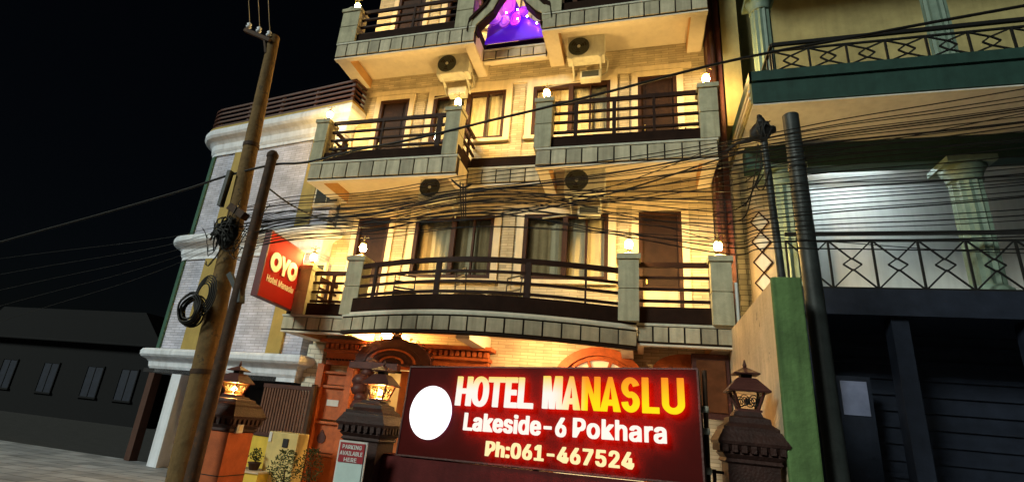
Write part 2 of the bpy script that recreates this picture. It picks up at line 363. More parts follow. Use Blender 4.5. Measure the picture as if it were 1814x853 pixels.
# ---- balconies
FY = 8.8
def straight_balcony(x0, x1, zb, zt, ntile, y=FY, kerb=.27, beams=(), rails=None, kz=None, deep=True, soffit=True):
    slab = MB().box(x0 + .03, x1 - .03, y + .03, WY - .002, zb + .24, zt - .002)
    bal = slab.build('balcony', M_SOFFIT, hotel)
    MB().box(x0, x1, y + .012, y + .12, zb, zt - .03).build('fascia_backing', M_JOINT, bal)
    MB().box(x0 - .01, x1 + .01, y - .03, y + .13, zt - .028, zt + .012).build('ledge', M_TILELIP, bal)
    MB().box(x0, x1, y + .005, y + .13, zb - .032, zb - .002).build('drip_edge', M_SOFFIT, bal)
    wt = (x1 - x0) / ntile; me = unit_box('fascia_tile', M_TILE, wt - .028, .03, zt - zb - .075)
    for k in range(ntile): piece('fascia_tile', me, bal, (x0 + wt * (k + .5), y - .003 + random.uniform(-.003, .003), (zb + zt) / 2 - .005))
    if deep:                                              # side faces back to the wall
        for sx in (x0, x1):
            s = 1 if sx == x0 else -1
            MB().box(min(sx, sx + s * .1), max(sx, sx + s * .1), y + .132, WY - .003, zb, zt - .03).build('side_fascia', M_CREAM, bal)
    for b0, b1 in beams:
        MB().box(b0, b1, y + .134, WY - .004, zb - .03, zb + .238).build('beam', M_SOFFIT, bal)
        if b1 < (x0 + x1) / 2: MB().box(b1 + .001, b1 + .008, y + .14, WY - .008, zb - .026, zb + .236).build('beam_side', M_ORBEAM, bal)
        else: MB().box(b0 - .008, b0 - .001, y + .14, WY - .008, zb - .026, zb + .236).build('beam_side', M_ORBEAM, bal)
    if kerb: MB().box(x0 + .02, x1 - .02, y + .035, y + .2, zt + .013, zt + kerb).build('kerb', M_KERB, bal)
    return bal
def side_kerb(bal, x, y, zt, kerb, s):
    MB().box(min(x, x + s * .14), max(x, x + s * .14), y + .202, WY - .004, zt + .003, zt + kerb).build('kerb', M_KERB, bal)
def pillar(bal, x0, x1, y, z0, z1, d=.34, slope=False):
    mb = MB(); zm = z0 + (z1 - z0) * .47
    mb.box(x0, x1, y, y + d, z0, zm - .012).box(x0 + .015, x1 - .015, y + .015, y + d - .015, zm - .012, zm + .012).box(x0, x1, y, y + d, zm + .012, z1 - .09)
    p = mb.build('pillar', M_PILLAR, bal)
    MB().box(x0 - .03, x1 + .03, y - .03, y + d + .03, z1 - .088, z1).build('pillar_cap', M_PILLAR, bal)
    c = ((x0 + x1) / 2, y + d / 2, z1)
    MB().lathe([((x1 - x0) / 2 + .0, .001), (.12, .045), (.05, .06)], c, 12).build('pillar_top', M_TILELIP, bal)
    return Vector((c[0], c[1], z1 + .06))
def rail_run(bal, a, b, zs, posts, y0=0):
    for k, z in enumerate(zs):
        h = .085 if k == 0 else .045
        MB().bar((*a, z), (*b, z), .05, h).build('rail', M_RAIL, bal)
    for t, wd in posts:
        x = a[0] + (b[0] - a[0]) * t; y = a[1] + (b[1] - a[1]) * t
        MB().box(x - wd / 2, x + wd / 2, y - .03, y + .03, y0, zs[0] - .02).build('rail_post', M_RAIL, bal)
lamp_spots = []
# second floor
R2 = (7.77, 7.53, 7.32, 7.10)
b2l = straight_balcony(-6.97, -3.50, 6.29, 6.70, 11, beams=((-6.95, -6.64), (-3.72, -3.52)))
side_kerb(b2l, -3.52, FY, 6.70, .27, -1); side_kerb(b2l, -6.95, FY, 6.70, .27, 1)
rail_run(b2l, (-6.66, 8.93), (-3.86, 8.93), R2, [(.45, .04), (.93, .1)], 6.9)
rail_run(b2l, (-3.6, 9.1), (-3.6, 9.98), R2, [(.55, .05)], 6.9); rail_run(b2l, (-6.82, 9.1), (-6.82, 9.98), R2, [(.6, .05)], 6.9)
lamp_spots.append((pillar(b2l, -7.0, -6.70, 8.76, 6.72, 7.80), 'lit lamp on the end pillar of the second floor balcony, against the white curved cornice'))
lamp_spots.append((pillar(b2l, -3.86, -3.54, 8.76, 6.72, 7.84), 'lit lamp on the second floor pillar below the left air conditioner'))
b2r = straight_balcony(-1.90, 1.34, 6.36, 6.73, 11, beams=((-1.88, -1.66), (1.1, 1.32)))
side_kerb(b2r, -1.88, FY, 6.73, .27, 1)
rail_run(b2r, (-1.6, 8.93), (1.1, 8.93), (7.82, 7.58, 7.37, 7.14), [(.16, .07), (.43, .07), (.7, .05)], 6.95)
lamp_spots.append((pillar(b2r, -1.95, -1.62, 8.76, 6.75, 7.86), 'lit lamp on the second floor pillar right of the recessed middle bay'))
lamp_spots.append((pillar(b2r, 1.07, 1.38, 8.76, 6.75, 7.88), 'lit lamp with curled finial on the rightmost second floor pillar'))
b2m = straight_balcony(-3.48, -1.92, 6.35, 6.72, 5, y=9.45, deep=False)
# top floor
R3 = (10.93, 10.70, 10.48, 10.26)
b3l = straight_balcony(-6.97, -3.46, 9.53, 9.93, 12, beams=((-6.95, -6.62), (-3.7, -3.48)))
rail_run(b3l, (-6.5, 8.93), (-3.95, 8.93), R3, [(.55, .05)], 10.1); side_kerb(b3l, -3.48, FY, 9.93, .27, -1)
lamp_spots.append((pillar(b3l, -6.97, -6.5, 8.76, 9.95, 10.96), 'lit lamp on the corner pillar of the top floor balcony'))
lamp_spots.append((pillar(b3l, -3.95, -3.55, 8.76, 9.95, 10.96), None))
b3r = straight_balcony(-1.95, 1.32, 9.62, 10.02, 11, beams=((-1.93, -1.62), (1.02, 1.30)))
rail_run(b3r, (-1.6, 8.93), (1.1, 8.93), tuple(z + .08 for z in R3), [(.3, .05), (.7, .05)], 10.2)
pillar(b3r, 1.0, 1.34, 8.76, 10.04, 11.1); pillar(b3r, -1.9, -1.55, 8.76, 10.04, 11.1)
b3m = straight_balcony(-3.44, -1.97, 9.56, 9.84, 5, y=9.5, kerb=.2, deep=False)
# arch moulding spanning the gap between the two top balconies
gab = [(-3.64, 9.80), (-3.62, 10.04), (-3.52, 10.16), (-3.26, 10.46), (-3.13, 10.74), (-2.72, 11.24), (-2.28, 10.84), (-2.16, 10.56), (-1.96, 10.30), (-1.80, 10.20), (-1.76, 9.90)]
gin = [(-3.46, 9.80), (-3.44, 9.98), (-3.36, 10.06), (-3.10, 10.34), (-2.98, 10.62), (-2.72, 11.00), (-2.44, 10.70), (-2.34, 10.44), (-2.10, 10.16), (-1.97, 10.06), (-1.955, 9.86)]
mb = MB(); lip = MB(); lin = MB()
for k in range(len(gab) - 1):
    mb.prism([gab[k], gab[k + 1], gin[k + 1], gin[k]], FY - .02, FY + .22)
    up = [(gab[q][0], gab[q][1] + .002) for q in (k, k + 1)]; lip.prism([up[0], (up[0][0], up[0][1] + .11), (up[1][0], up[1][1] + .11), up[1]], FY - .06, FY + .18)
    dn = [(gin[q][0], gin[q][1] - .002) for q in (k, k + 1)]; lin.prism([dn[0], dn[1], (dn[1][0] * .95 - .135, dn[1][1] - .03), (dn[0][0] * .95 - .135, dn[0][1] - .03)], FY + .0, FY + .2)
gb = mb.build('gable_moulding', M_PILLAR, hotel, 'pointed moulding between the top balconies')
lip.build('gable_lip', M_KERB, gb); lin.build('gable_edge', M_KERB, gb)

# first floor with bowed centre
Z1B, Z1T = 3.05, 3.40
b1l = straight_balcony(-6.80, -5.36, 3.0, 3.30, 5, kerb=.26, beams=((-6.78, -6.5),))
b1r = straight_balcony(-.03, 1.40, 3.08, 3.39, 6, kerb=.3, beams=((1.1, 1.38),))
def bow(x):                                                # front of the bowed middle
    t = (x + 5.35) / (5.35 - .04); return 8.62 - .64 * math.sin(PI * max(0, min(1, t))) + .12 * t
N = 36; xs = [-5.35 + 5.31 * i / N for i in range(N + 1)]
def bowpath(off): return [(x, bow(x) + off) for x in xs]
nr = [(0, -1)] * (N + 1)
def zoff(i): return 0
mid = MB()
def ribbon(y0, y1, z0, z1):
    m_ = MB(); m_.sweep(bowpath(0), nr, [(-y1, z0), (-y0, z0), (-y0, z1), (-y1, z1)]); return m_
vs = []; 
for x in xs: vs += [(x, bow(x) + .03, 3.22), (x, WY - .002, 3.22), (x, bow(x) + .03, 3.36), (x, WY - .002, 3.36)]
fs = []
for i in range(N):
    a, b = 4 * i, 4 * i + 4
    fs += [(a, a + 1, b + 1, b), (a + 2, b + 2, b + 3, a + 3), (a, b, b + 2, a + 2)]
b1m = MB().add(vs, fs).build('balcony', M_SOFFIT, hotel)
ribbon(.012, .12, 2.98, 3.27).build('fascia_backing', M_JOINT, b1m)
ribbon(-.03, .13, 3.272, 3.31).build('ledge', M_TILELIP, b1m)
ribbon(.0, .13, 2.962, 2.978).build('drip_edge', M_KERB, b1m)
ribbon(.035, .2, 3.312, 3.63).build('kerb', M_KERB, b1m)
# even tiles along the curve
L = [0]
for i in range(N): L.append(L[-1] + math.hypot(xs[i + 1] - xs[i], bow(xs[i + 1]) - bow(xs[i])))
nt_ = 18; tl = L[-1] / nt_; me = unit_box('fascia_tile', M_TILE, tl - .03, .03, .225)
def on_arc(sv):
    for i in range(N):
        if L[i + 1] >= sv - 1e-9:
            t = (sv - L[i]) / (L[i + 1] - L[i]); x = xs[i] + (xs[i + 1] - xs[i]) * t
            return x, bow(x), math.atan2(bow(xs[i + 1]) - bow(xs[i]), xs[i + 1] - xs[i])
for k in range(nt_):
    x, y, a = on_arc(tl * (k + .5)); piece('fascia_tile', me, b1m, (x, y - .006, 3.13), a)
for k, z in enumerate((4.27, 4.06, 3.88, 3.70)):
    h = .045 if k == 0 else .022
    MB().sweep([(x, bow(x) + .12) for x in xs], nr, [(-.025, z - h), (.025, z - h), (.025, z + h), (-.025, z + h)]).build('rail', M_RAIL, b1m)
for px_, wd in ((-4.75, .05), (-3.36, .09), (-1.78, .11), (-.85, .03)):
    MB().box(px_ - wd / 2, px_ + wd / 2, bow(px_) + .09, bow(px_) + .15, 3.57, 4.25).build('rail_post', M_RAIL, b1m)
for q0, q1, q2 in ((-3.05, -2.8, 8.6), (-.3, -.1, 8.9)): MB().box(q0, q1, q2, WY - .003, 2.97, 3.218).build('beam', M_SOFFIT, b1m)
lamp_spots.append((pillar(b1l, -6.62, -6.34, 8.76, 3.32, 4.32), 'lit lamp on the first floor end pillar beside the red hanging sign'))
lamp_spots.append((pillar(b1l, -5.44, -5.1, 8.60, 3.32, 4.47), 'lit lamp on the first floor pillar in front of the left door'))
lamp_spots.append((pillar(b1r, -.33, 0.0, 8.62, 3.40, 4.53), 'lit lamp on the first floor pillar between window and right door'))
lamp_spots.append((pillar(b1r, 1.10, 1.41, 8.70, 3.40, 4.52), 'lit lamp on the rightmost first floor pillar'))
rail_run(b1l, (-6.34, 8.92), (-5.44, 8.92), (4.20, 4.0, 3.81, 3.62), [(.5, .05)], 3.5)
rail_run(b1l, (-6.48, 9.1), (-6.48, 9.98), (4.20, 4.0, 3.81, 3.62), [(.6, .05)], 3.3)
rail_run(b1r, (0.0, 8.9), (1.1, 8.9), (4.42, 4.20, 4.0, 3.8), [], 3.6)
# dark column added for the shaded gap beside the hotel, with a down pipe
MB().box(1.364, 1.62, 9.55, 9.9, 0, 13.2).build('gap_shade', M_DWOOD, hotel)
MB().tube([(1.45, 9.45, 0), (1.45, 9.45, 13)], .05, 8).build('down_pipe', M_RAIL, hotel)
MB().tube([(1.47, 8.78, 2.6), (1.47, 8.78, 4.1)], .03, 8).build('down_pipe', M_RWHITE, hotel, 'white down pipe')

# ---- entrance
ent = MB().box(-6.3, -2.78, 9.80, 9.998, 2.62, 2.74).build('entrance', M_WOOD, hotel)
MB().box(-6.34, -2.74, 9.72, 9.996, 2.742, 2.80).box(-6.4, -2.68, 9.62, 9.995, 2.93, 3.0).box(-6.3, -2.78, 9.84, 9.997, 2.50, 2.598).build('cornice', M_WOOD, ent)
me = unit_box('dentil', M_WOOD, .075, .16, .105)
for k in range(31): piece('dentil', me, ent, (-6.27 + k * .1155, 9.80, 2.867))
me = unit_box('dentil', M_DWOOD, .035, .05, .035)
for k in range(46): piece('dentil', me, ent, (-6.26 + k * .0766, 9.79, 2.60 + .0))
for x0, x1 in ((-6.42, -6.27), (-5.72, -5.57), (-3.55, -3.40), (-2.95, -2.8)):
    MB().box(x0, x1, 9.74, 9.99, .05, 2.498).build('jamb', M_WOOD, ent)
for x0, x1 in ((-6.27, -5.72), (-3.40, -2.95)):
    for z0, z1 in ((.1, .72), (.8, 1.32), (1.42, 2.02), (2.1, 2.3)):
        MB().box(x0 + .002, x1 - .002, 9.86, 9.99, z0, z1).build('wood_panel', M_WOOD, ent)
        MB().box(x0 + .001, x1 - .001, 9.80, 9.985, z1 + .012, z1 + .06).build('moulding', M_WOOD, ent)
    MB().prism([(x0 + .17 + .1 * math.cos(t * PI / 6), 1.06 + .1 * math.sin(t * PI / 6) + (.06 if t == 3 else 0)) for t in range(12)], 9.845, 9.859).build('carved_rosette', M_DWOOD, ent)
MB().box(-6.12, -5.85, 9.845, 9.859, 1.68, 1.80).build('plaque', M_RWHITE, ent)
MB().box(-4.62, -3.77, 9.98, 10.05, .06, 2.48).build('door_leaf', mat('orange door', (.42, .13, .03), .5), ent, 'orange wooden door leaf')
MB().box(-4.59, -4.55, 9.95, 9.98, 1.1, 1.3).build('handle', M_BRASS, ent)
MB().box(-5.34, -3.76, 10.9, 11.0, 0, 2.5).box(-5.345, -5.30, 10.285, 10.9, 0, 2.5).build('hallway', M_CREAM, ent)
# carved half round tympanum in front of the lintel
poly = [(-5.38, 2.52), (-3.75, 2.52)]
for k in range(17):
    t = PI * k / 16; poly.append((-4.565 + .80 * math.cos(t), 2.56 + .46 * math.sin(t) + (.02 if k % 2 else 0)))
tym = MB().prism(poly, 9.36, 9.48).build('tympanum', M_DWOOD, ent)
for k in range(1, 16):
    if k in (7, 8, 9): continue
    t = PI * k / 16; c = Vector((-4.565 + .83 * math.cos(t), 9.41, 2.58 + .48 * math.sin(t)))
    MB().tube([c + Vector((.035 * math.cos(a * .9), 0, .035 * math.sin(a * .9))) * (1 - a * .09) for a in range(8)], .012, 5).build('scroll', M_DWOOD, ent)
MB().lathe([(.10, 0), (.12, .04), (.06, .08), (.05, .12)], (-4.565, 9.42, 3.02), 8).bar((-4.63, 9.42, 3.08), (-4.66, 9.42, 3.17), .03).bar((-4.5, 9.42, 3.08), (-4.47, 9.42, 3.17), .03).bar((-4.565, 9.42, 3.1), (-4.565, 9.42, 3.16), .04).build('crest', M_DWOOD, ent)
for q in range(5):
    MB().prism([(-4.565 + (.62 - q * .12) * math.cos(t * PI / 12), 2.56 + (.34 - q * .07) * math.sin(t * PI / 12)) for t in range(13)] + [(-4.565 + (.57 - q * .12) * math.cos(t * PI / 12), 2.56 + (.31 - q * .07) * math.sin(t * PI / 12)) for t in range(12, -1, -1)], 9.34, 9.359).build('carved_arc', M_WOOD if q % 2 else M_DWOOD, ent)
# carved roof strut
mb = MB(); random.seed(3)
for k in range(7): mb.sphere((-4.95 + .07 * math.sin(k * 1.3), 8.9 + .05 * k, 1.55 + .155 * k), .15 + .03 * math.sin(k * 2.1), 8, (1.15, .8, .8))
mb.bar((-4.95, 8.9, 1.2), (-4.95, 9.3, 2.6), .16).bar((-5.3, 9.15, 2.46), (-4.3, 9.15, 2.46), .16, .12).build('carved_strut', M_DWOOD, ent)
# arched fanlight window
fan = MB(); cx, cz, r1, r0 = -.70, 2.30, .90, .74
def arc(r, a0, a1, n_): return [(cx + r * math.cos(a0 + (a1 - a0) * k / n_), cz + r * .95 * math.sin(a0 + (a1 - a0) * k / n_)) for k in range(n_ + 1)]
for k in range(18):
    a0, a1 = PI * k / 18, PI * (k + 1) / 18
    fan.prism(arc(r0, a0, a1, 1) + arc(r1, a0, a1, 1)[::-1], 9.88, 9.998)
fan.box(cx - .9, cx + .9, 9.9, 9.998, 2.2, 2.298).box(cx - .9, cx - .76, 9.9, 9.998, .9, 2.198).box(cx + .76, cx + .9, 9.9, 9.998, .9, 2.198)
fanw = fan.build('arched_window', M_WOOD, hotel)
for k in range(18):
    a0, a1 = PI * k / 18, PI * (k + 1) / 18
    MB().prism(arc(r0 - .07, a0, a1, 1) + arc(r0 - .002, a0, a1, 1)[::-1], 9.91, 9.996).build('inner_ring', M_WOOD, fanw) if k % 6 == 0 else None
mb = MB()
for k in range(18):
    a0, a1 = PI * k / 18, PI * (k + 1) / 18; mb.prism(arc(r0 - .085, a0, a1, 1) + arc(r0 - .004, a0, a1, 1)[::-1], 9.92, 9.995)
mb.build('inner_ring', M_WOOD, fanw)
for ang in (36, 72, 108, 144):
    a = math.radians(ang)
    MB().bar((cx + .1 * math.cos(a), 9.95, cz + .1 * math.sin(a)), (cx + .66 * math.cos(a), 9.95, cz + .64 * math.sin(a)), .05, .05).build('spoke', M_WOOD, fanw)
M_FANP = mat('frosted pane', (.72, .62, .42), .3, .08, 3, .05); M_FANP.node_tree.nodes['Principled BSDF'].inputs['Emission Color'].default_value = (1, .75, .4, 1); M_FANP.node_tree.nodes['Principled BSDF'].inputs['Emission Strength'].default_value = .45
for k in range(5):
    a0, a1 = PI * k / 5 + .05, PI * (k + 1) / 5 - .05
    MB().prism(arc(.12, a0, a1, 6) + arc(r0 - .09, a0, a1, 6)[::-1], 9.972, 9.996).build('pane', M_FANP, fanw)
MB().box(cx - .76, cx + .76, 9.97, 9.996, .9, 2.19).build('pane', M_FANP, fanw)
# brown timber porch frame at the right end of the ground floor
prc = MB().box(.80, 1.34, 9.05, 9.2, 2.02, 3.0).build('porch_screen', M_DWOOD, hotel)
MB().box(.86, 1.28, 9.02, 9.048, 2.12, 2.9).build('pane', mat('brown glass', (.12, .045, .02), .2, .3, 5, 0), prc)
mb = MB(); mb.prism([(.2 + .55 * (1 + math.cos(t * PI / 12)) , 2.72 + .3 * math.sin(t * PI / 12)) for t in range(13)], 9.3, 9.6); mb.build('porch_hood', M_WOOD, prc)
MB().bar((.83, 9.12, 0), (.83, 9.12, 2.0), .1).bar((1.3, 9.12, 0), (1.3, 9.12, 2.0), .1).build('porch_post', M_DWOOD, prc)

# ---- lamps on the balcony pillars
def make_lamp():
    r = thing('balcony_lamp', 'x', 'lamp', (0, 0, 0), 'glowing lamps on the balcony pillars')
    MB().lathe([(.07, 0), (.07, .015), (.03, .03), (.025, .07), (.05, .085)], n=10).build('base', M_BRASS, r)
    MB().lathe([(.036, .087), (.058, .12), (.066, .165), (.058, .21), (.036, .235)], n=14).build('globe', M_BULB, r)
    MB().lathe([(.064, .237), (.068, .25), (.045, .28), (.012, .31)], n=10).build('cap', M_BRASS, r)
    f = MB().tube([(0, 0, .31), (0, 0, .42)], .009, 5)
    for s in (-1, 1): f.tube([(0, 0, .325), (s * .04, 0, .37), (s * .085, 0, .385), (s * .105, 0, .36)], .008, 5)
    f.build('finial', M_BRASS, r)
    return r
lamp0 = make_lamp(); first = True
for p, lab in lamp_spots:
    if lab is None: lab = 'lit lamp on the top floor pillar left of the purple ornament'
    if first: lamp0.location = p; lamp0['label'] = lab; first = False
    else: duplicate(lamp0, p, lab)
pl = bpy.data.objects.new

# ---- air conditioners
def make_ac():
    r = thing('air_conditioner', 'x', 'air conditioner', (0, 0, 0), 'outdoor air conditioner units on the facade')
    c = MB().box(-.4, .4, -.15, .15, 0, .56).build('casing', M_AC, r, bevel=.02)
    MB().lathe([(.232, 0), (.245, .012), (.232, .02)], n=24).mesh
    g = MB(); g.prism([(-.15 + .23 * math.cos(k * PI / 12), .28 + .23 * math.sin(k * PI / 12)) for k in range(24)], -.162, -.151)
    g.build('fan_opening', M_ACD, r)
    for rr in (.08, .13, .18, .225):
        MB().tube([(-.15 + rr * math.cos(k * PI / 12), -.172, .28 + rr * math.sin(k * PI / 12)) for k in range(24)], .006, 5, True).build('grille_ring', M_ACD, r)
    MB().prism([(-.15 + .035 * math.cos(k * PI / 6), .28 + .035 * math.sin(k * PI / 6)) for k in range(12)], -.18, -.163).build('fan_hub', M_AC, r)
    for k in range(3):
        a = k * 2 * PI / 3
        MB().prism([(-.15 + rr * math.cos(a + d), .28 + rr * math.sin(a + d)) for rr, d in ((.04, 0), (.2, .1), (.2, .75), (.04, .6))], -.168, -.1635).build('blade', M_JOINT, r)
    MB().box(.14, .37, -.158, -.151, .04, .52).build('side_panel', M_AC, r)
    for s in (-.3, .3):
        MB().bar((s, -.16, -.02), (s, .42, -.02), .035).bar((s, .1, -.03), (s, .42, -.2), .025).bar((s, .41, 0), (s, .41, -.22), .03).build('bracket', M_AC, r)
    MB().tube([(.4, .05, .12), (.47, .1, .02), (.42, .3, -.12), (.2, .4, -.18), (-.2, .41, -.2), (-.9, .42, -.28)], .02, 6).build('pipe', M_PCABLE, r)
    return r
ac0 = make_ac(); ac0.location = (-4.15, 9.56, 9.24); ac0['label'] = 'air conditioner under the top balcony, left of the purple bay'
duplicate(ac0, (-1.08, 9.56, 9.30), 'air conditioner under the top balcony, right of the purple bay')
duplicate(ac0, (-4.15, 9.56, 6.02), 'air conditioner above the left first floor window, behind the cables')
duplicate(ac0, (-1.02, 9.56, 6.05), 'air conditioner above the right first floor window, its fan facing out')
for x, z, lab in ((-4.1, 8.88, 'small pale box on the wall under the left upper air conditioner'), (-1.0, 8.98, 'grey box on the wall under the right upper air conditioner'), (-.95, 5.72, 'box on the wall under the right lower air conditioner')):
    o = thing('wall_box', lab, 'utility box', (x, 9.9, z), 'boxes under the air conditioners')
    MB().box(x - .22, x + .22, 9.72, 9.93, z, z + .2).build('case', M_AC, o, bevel=.012)
    MB().box(x - .18, x + .18, 9.708, 9.719, z + .03, z + .17).build('lid', M_ACD if x > -1.01 else M_AC, o)

# ---- purple flower ornament
def glow_acrylic(name, base, em, st):
    m = mat(name, base, .35, .05, 3, 0); p = m.node_tree.nodes['Principled BSDF']; p.inputs['Emission Color'].default_value = (*em, 1); p.inputs['Emission Strength'].default_value = st; return m
M_PUR = glow_acrylic('purple acrylic lit', (.42, .10, .78), (.26, .03, .66), .6); M_MAG = glow_acrylic('magenta acrylic lit', (.55, .06, .75), (.46, .02, .72), .7); M_LED = emit('purple led', (.6, .16, 1), 230)
M_PURR = glow_acrylic('deep purple rim', (.16, .02, .35), (.2, .01, .5), .25)
M_PURD = mat('purple acrylic', (.25, .08, .5), .4)
orn = thing('flower_ornament', 'purple lit flower ornament glowing under the top floor gable', 'ornament', (-2.7, 9.4, 10.05))
MB().prism([(-3.42, 9.965), (-1.98, 9.985), (-2.0, 10.10), (-2.50, 10.60), (-2.60, 10.60), (-3.40, 10.10)], 9.40, 9.44).build('base', glow_acrylic('violet acrylic lit', (.12, .03, .6), (.05, .004, .5), .7), orn)
pp = [at(u, v, 9.46) for u, v in ((862, 71), (864, 50), (884, 20), (893, 2), (914, 2), (924, 22), (944, 36), (956, 42), (958, 62))]
MB().prism([(p.x, p.z) for p in pp], 9.445, 9.48).build('back_sheet', glow_acrylic('dusky purple acrylic', (.16, .03, .38), (.10, .01, .35), .35), orn)
def petal(u, v, ru, rv, m, ang=0, y=9.36):
    c = at(u, v, y); mb = MB(); k = y / 925 * 1.12
    ol = [(ru * k * math.copysign(abs(math.cos(2 * PI * q / 28)) ** .8, math.cos(2 * PI * q / 28)), rv * k * math.copysign(abs(math.sin(2 * PI * q / 28)) ** .8, math.sin(2 * PI * q / 28))) for q in range(28)]
    R = Matrix.Rotation(ang, 3, 'Y'); mb.prism(ol, -.012, .012); mb.v = [R @ p + c for p in mb.v]; o = mb.build('petal', m, orn)
    t = MB().tube([(x, -.014, z) for x, z in ol], .010, 5, True); t.v = [R @ p + c for p in t.v]; t.build('rim', M_PURR, o)
    t = MB().tube([(x * .55, -.014, z * .6) for x, z in ol], .005, 4, True); t.v = [R @ p + c for p in t.v]; t.build('vein', M_PURR, o)
petal(876, 33, 15, 17, M_PUR, math.radians(-20)); petal(902, 10, 14, 22, M_MAG, 0.0, 9.34)
petal(927, 21, 11, 12, M_PUR, math.radians(20)); petal(913, 34, 11, 17, M_MAG, math.radians(8), 9.355); petal(893, 38, 11, 16, M_PUR, math.radians(-10), 9.375)
for u, v in ((897, 23), (917, 17), (917, 33.5), (933.5, 29), (950.6, 41)):
    MB().sphere(at(u, v, 9.29), .018, 8).build('bulb', M_LED, orn)

# ---- chairs and pots behind the first floor rail
def make_chair():
    r = thing('metal_chair', 'x', 'chair', (0, 0, 0), 'thin metal chairs on the first floor balcony')
    for sx in (-.2, .2):
        MB().tube([(sx, -.2, 0), (sx, -.2, .45)], .012, 6).build('leg', M_IRON, r)
        MB().tube([(sx * 1.1, .24, 0), (sx, .2, .45), (sx, .23, .9)], .012, 6).build('leg', M_IRON, r)
    MB().box(-.22, .22, -.22, .22, .45, .475).build('seat', M_FRAME, r)
    for z in (.62, .75, .88): MB().bar((-.2, .225, z), (.2, .225, z), .02, .03).build('back_slat', M_IRON, r)
    return r
ch = make_chair(); ch.location = (-4.35, 9.0, 3.38); ch.rotation_euler[2] = .5; ch['label'] = 'thin metal chair near the left door, first floor balcony'
duplicate(ch, (-3.0, 8.95, 3.38), 'thin metal chair under the middle of the left window, first floor balcony', 2.4)
duplicate(ch, (-2.35, 9.0, 3.38), 'thin metal chair between the two first floor windows', -.6)
def leafy(root, c, r, h, n, size=.034, m=M_LEAF):
    mb = MB()
    for _ in range(int(n * 1.8)):
        a = random.uniform(0, 2 * PI); q = r * math.sqrt(random.random()); z = random.uniform(0, h)
        sc = 1 - abs(z / h - .45) * 1.1; p = Vector(c) + Vector((q * sc * math.cos(a), q * sc * math.sin(a), z))
        d = Vector((random.gauss(0, 1), random.gauss(0, 1), random.gauss(.3, .7))).normalized(); e = d.orthogonal().normalized() * size * .35; d *= size * random.uniform(.7, 1.4)
        mb.add([p, p + d * .5 + e, p + d, p + d * .5 - e], [(0, 1, 2, 3)])
    o = mb.build('foliage', m, root); return o
def potted(loc, label, r, pr, ph, stem, fr, fh, n, grp='potted plants'):
    t = thing('potted_plant', label, 'potted plant', loc, grp); c = Vector(loc)
    MB().lathe([(pr * .7, 0), (pr, ph * .9), (pr * 1.12, ph * .9), (pr * 1.12, ph), (pr * .9, ph - .02)], c, 12).build('pot', M_POT, t)
    MB().tube([c + Vector((0, 0, ph - .03)), c + Vector((.02, 0, ph + stem * .6)), c + Vector((0, .01, ph + stem + fh * .4))], .012, 5).build('stem', M_FRAME, t)
    leafy(t, c + Vector((0, 0, ph + stem)), fr, fh, n)
potted((-3.5, 8.75, 3.38), 'low dark plant pot behind the first floor rail, left of centre', 0, .14, .28, 0, .16, .14, 60, 'pots on the balconies')
potted((-2.0, 8.6, 3.38), 'low dark plant pot behind the first floor rail, at the bow', 0, .14, .3, 0, .16, .12, 60, 'pots on the balconies')
potted((.75, 9.1, 6.73), 'dark plant pot at the right end of the second floor balcony', 0, .18, .3, 0, .2, .14, 80, 'pots on the balconies')

# ---- entrance ceiling lamps
def assumed_ceiling_lamp(loc, label, m, r=.11):
    t = thing('assumed_ceiling_lamp', label, 'ceiling lamp', loc, None); c = Vector(loc)
    MB().lathe([(r * 1.1, -.03), (r * 1.1, 0)], c, 14).build('base', M_BRASS, t)
    MB().lathe([(.02, -.13), (r * .6, -.115), (r * .95, -.08), (r, -.032)], c, 14).build('globe', m, t)
assumed_ceiling_lamp((-4.9, 9.66, 3.19), 'assumed round ceiling lamp over the carved entrance lintel', emit('assumed entrance lamp', (1, .54, .15), 1000))  # hidden lamp, assumed from the glow on the soffit behind the tympanum
assumed_ceiling_lamp((-1.7, 9.0, 3.215), 'added round ceiling lamp under the bowed balcony by the arched window', emit('added porch light', (1, .56, .22), 620))  # unseen lamp added to brighten the soffit and wall under the balcony
assumed_ceiling_lamp((-4.5, 10.5, 2.5), 'assumed round lamp inside the hotel hallway', emit('assumed hall lamp', (1, .66, .25), 110))  # unseen lamp, assumed from the yellow lit doorway

# ================================================================== main sign
sg = thing('hotel_sign', 'wide dark red illuminated hotel sign with white oval, on the boundary wall', 'sign', (0, 0, 0))
cy_, sy_ = math.cos(-.197), math.sin(-.197)
Rz = Matrix.Rotation(-.197, 3, 'Z'); Rx = Matrix.Rotation(-.097, 3, 'X'); Ry = Matrix.Rotation(-.031, 3, 'Y')
SM = Matrix.Translation((-1.115, 5.9, 1.748)) @ (Rz @ Rx @ Ry).to_4x4()
SW, SH = 3.371, 1.021
M_SIGN = mat('dark red acrylic', (.058, .005, .004), .5, .15, 3, .02, spec=.03)
sg.matrix_world = SM
bpy.context.view_layer.update()
def sbuild(mb, name, m, bevel=0, label=None):
    o = bpy.data.objects.new(name, mb.mesh(name, m)); COL.objects.link(o); o.parent = sg
    if label: o['label'] = label
    return o
sbuild(MB().box(-SW / 2, SW / 2, 0, .16, -SH / 2, SH / 2), 'face_panel', M_SIGN)
f_ = .018
sbuild(MB().box(-SW / 2 - f_, SW / 2 + f_, -.012, .17, SH / 2 + .001, SH / 2 + f_).box(-SW / 2 - f_, SW / 2 + f_, -.012, .17, -SH / 2 - f_, -SH / 2 - .001).box(-SW / 2 - f_, -SW / 2 - .001, -.012, .17, -SH / 2 - .001, SH / 2 + .001).box(SW / 2 + .001, SW / 2 + f_, -.012, .17, -SH / 2 - .001, SH / 2 + .001), 'frame', M_DWOOD)
